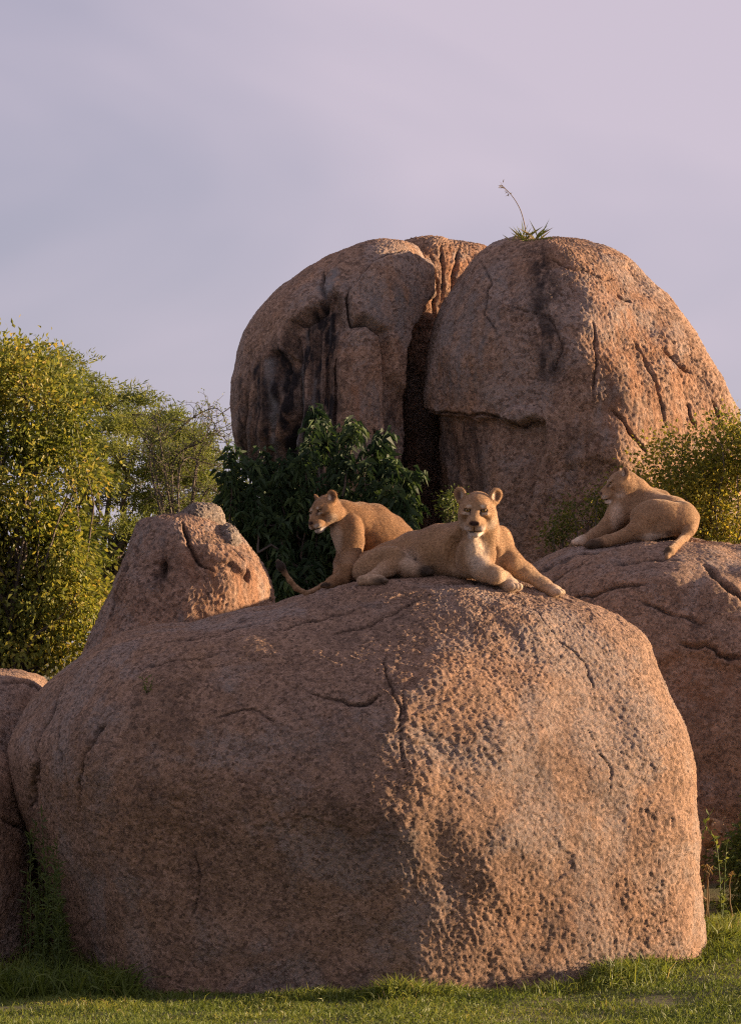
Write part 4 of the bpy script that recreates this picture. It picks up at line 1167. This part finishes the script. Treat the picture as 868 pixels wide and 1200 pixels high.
# weeds at the right
Yw = 3.6
def wp(*pts): return [P(x, y, Yw + rng.uniform(-.03, .03)) for x, y in pts]
weed('tall_weed', gpos(845, Yw), [wp((846, 1084), (844, 1055), (842, 1020), (838, 988), (826, 966), (834, 950))], 'tall leafy weed stalk with a forked tip in front of the cub', 'weed', M_WEED, 46, .055, .026, .006, separate=True)
weed('tall_weed', gpos(822, Yw), [wp((824, 1084), (820, 1040), (817, 1010), (822, 980), (828, 966))], 'thin weed stalk leaning against the edge of the front boulder', 'weed', M_WEED, 14, .05, .022, .005, separate=True)
weed('tall_weed', gpos(850, Yw + .2), [[P(x, y, Yw + .2) for x, y in ((846, 1080), (848, 1040), (850, 1000), (852, 985))]], 'short yellow weed stalk beside the tall forked weed', 'weed', M_WEED, 24, .05, .022, .005, separate=True)
for k_, (px_, ty_) in enumerate(((828, 1016), (832, 1018), (857, 1026))):
    tb = Tubes(); b0 = P(px_ - 1 + k_, 1088, Yw - .1); e0 = P(px_ - 1, ty_, Yw - .1); tb.add(wander(b0, e0, 7, .06), .006, .004, 5)
    root = link('dry_stalk', None, None, tuple(b0), ['dry brown stalk with a ragged seed head by the boulder edge', 'second dry brown stalk with a ragged seed head, touching the first', 'stout dry stalk with a pointed head among the weeds'][k_], 'stalk', 'dry stalks by the front boulder')
    link('stem', tb.mesh('stem', M_DRY, b0), root)
    n = 16
    link('seed_head', leaves('seed_head', np.tile(e0, (n, 1)) + rng.normal(size=(n, 3)) * .012, rng.normal(size=(n, 3)) + np.array([0, 0, 1.2 if k_ == 2 else .1]), .040, .012, np.full(n, .5), M_DRY, b0), root)
broadleaf('leafy_shrub', gpos(890, 5.0), [(874, 1015, 26, 36), (905, 985, 36, 60), (884, 1055, 30, 25), (945, 980, 40, 75)], 5.0, .5, 260, 42, .05, .026, M_WEED, 'dark green shrub at the foot of the right boulder', 'shrub', .02, .08, .5, gap=-.5)  # its lumps beyond the right edge are unseen, added to shade the cub
# sprig on the front boulder
hp = hit(FB, 172, 812)
weed('rock_sprig', hp, [[hp, hp + np.array([-.02, 0, .06]), hp + np.array([-.03, -.02, .13])], [hp, hp + np.array([.03, -.02, .05]), hp + np.array([.05, -.03, .09])], [hp, hp + np.array([.0, -.03, .05]), hp + np.array([.01, -.05, .11])]],
     'tiny green sprig rooted in a crack of the front boulder', 'plant', M_WEED, 9, .045, .010, .003, tint=.8)

# grass tuft on the dome
hp = hit('domed_boulder', 618, 282)
if hp is None: hp = P(618, 279, 13.6)
root = link('grass_tuft', None, None, tuple(hp), 'dry grass tuft with one long seed stalk on top of the domed boulder', 'grass')
n = 46
ax = unit(rng.normal(size=(n, 3)) * np.array([.55, .4, .2]) + np.array([-.10, 0, .9]))
link('blade', leaves('blade', np.tile(hp, (n, 1)) + rng.normal(size=(n, 3)) * np.array([.07, .04, .006]) - np.array([0, 0, .02]), ax, .22 * rng.uniform(.3, 1.4, n), .0085, .8 + .2 * rng.normal(size=n), M_GRASS, hp, .25), root, kind='stuff')
tb = Tubes(); sc_ = catmull([P(x, y, hp[1]) for x, y in ((617, 280), (614, 262), (609, 245), (600, 230), (588, 217))], 16); tb.add(sc_, .006, .003, 4)
link('stem', tb.mesh('stem', M_DRY, hp), root)
n = 18
link('seed_head', leaves('seed_head', sc_[rng.integers(12, 16, n)] + rng.normal(size=(n, 3)) * .012, rng.normal(size=(n, 3)) * .6 + np.array([-.8, 0, .3]), .05, .010, np.full(n, .5), M_DRY, hp), root)

# turf: short blades, longer at the rock's foot
def turf():
    n = 210000
    x = rng.uniform(-4.0, 4.6, n); y = -2.9 + 8.2 * rng.uniform(0, 1, n) ** 1.6
    h_ = np.full(n, .055) * rng.uniform(.5, 1.3, n)
    p3 = np.stack([x, y, x * 0], 1)
    cov = fbm(p3 * 1.3 + 2, 3)
    keep = (cov > -.55 + .25 * rng.normal(size=n)) & ~(((x - .05) / 2.55) ** 2 + ((y - 2.75) / 2.5) ** 2 < 1)
    h_ *= .75 + .6 * np.clip(cov + .3, 0, 1)
    # taller clumps hugging the boulder
    m_ = 26000
    an = rng.uniform(math.pi * 1.0, math.pi * 2.1, m_); rr = 1.0 + np.abs(rng.normal(size=m_)) * .07
    bx_ = .10 + 2.50 * np.cos(an) * rr; by_ = 2.75 + 2.75 * np.sin(an) * rr
    clump = np.clip(fbm(np.stack([bx_ * 1.5, by_ * 1.5, bx_ * 0], 1) + 8, 2) + .25 + .45 * sstep(.8, 2.4, bx_) * sstep(3, 1.5, by_), 0, 1)
    k2 = rng.uniform(0, 1, m_) < clump + .12
    x = np.concatenate([x[keep], bx_[k2]]); y = np.concatenate([y[keep], by_[k2]]); h_ = np.concatenate([h_[keep], (.07 + .14 * clump[k2]) * rng.uniform(.4, 1.2, k2.sum())])
    # rank grass in the left corner
    m3 = 5000
    lx = rng.uniform(-3.2, -1.7, m3); ly = rng.uniform(.2, 2.2, m3)
    x = np.concatenate([x, lx]); y = np.concatenate([y, ly]); h_ = np.concatenate([h_, rng.uniform(.08, .36, m3)])
    n = len(x)
    b0 = np.stack([x, y, ground_z(x, y) - .01], 1)
    lean_ = rng.normal(size=(n, 3)) * np.array([.5, .5, 0]); d_ = unit(lean_ + np.array([0, 0, 1.0]))
    sd = unit(np.cross(d_, rng.normal(size=(n, 3)))) * (.0035 + .012 * h_)[:, None]
    mid = b0 + d_ * h_[:, None] * .6
    tip = b0 + unit(d_ + lean_ * .9) * h_[:, None]
    V = np.stack([b0 - sd, b0 + sd, mid + sd * .7, mid - sd * .7, tip], 1).reshape(-1, 3)
    k = np.arange(n)[:, None] * 5
    F = np.concatenate([k + np.array([[0, 1, 2]]), k + np.array([[0, 2, 3]]), k + np.array([[3, 2, 4]])])
    tint = .42 + .2 * rng.normal(size=n) + .35 * perlin(np.stack([x, y, x * 0], 1) * 1.1)
    link('grass', mesh_np('grass', V, F, True, {'tint': np.repeat(np.clip(tint, 0, 1), 5)}, M_GRASS), None, None, 'short green grass around the foot of the front boulder', 'grass', None, 'stuff')
turf()
#@@END_PLANTS
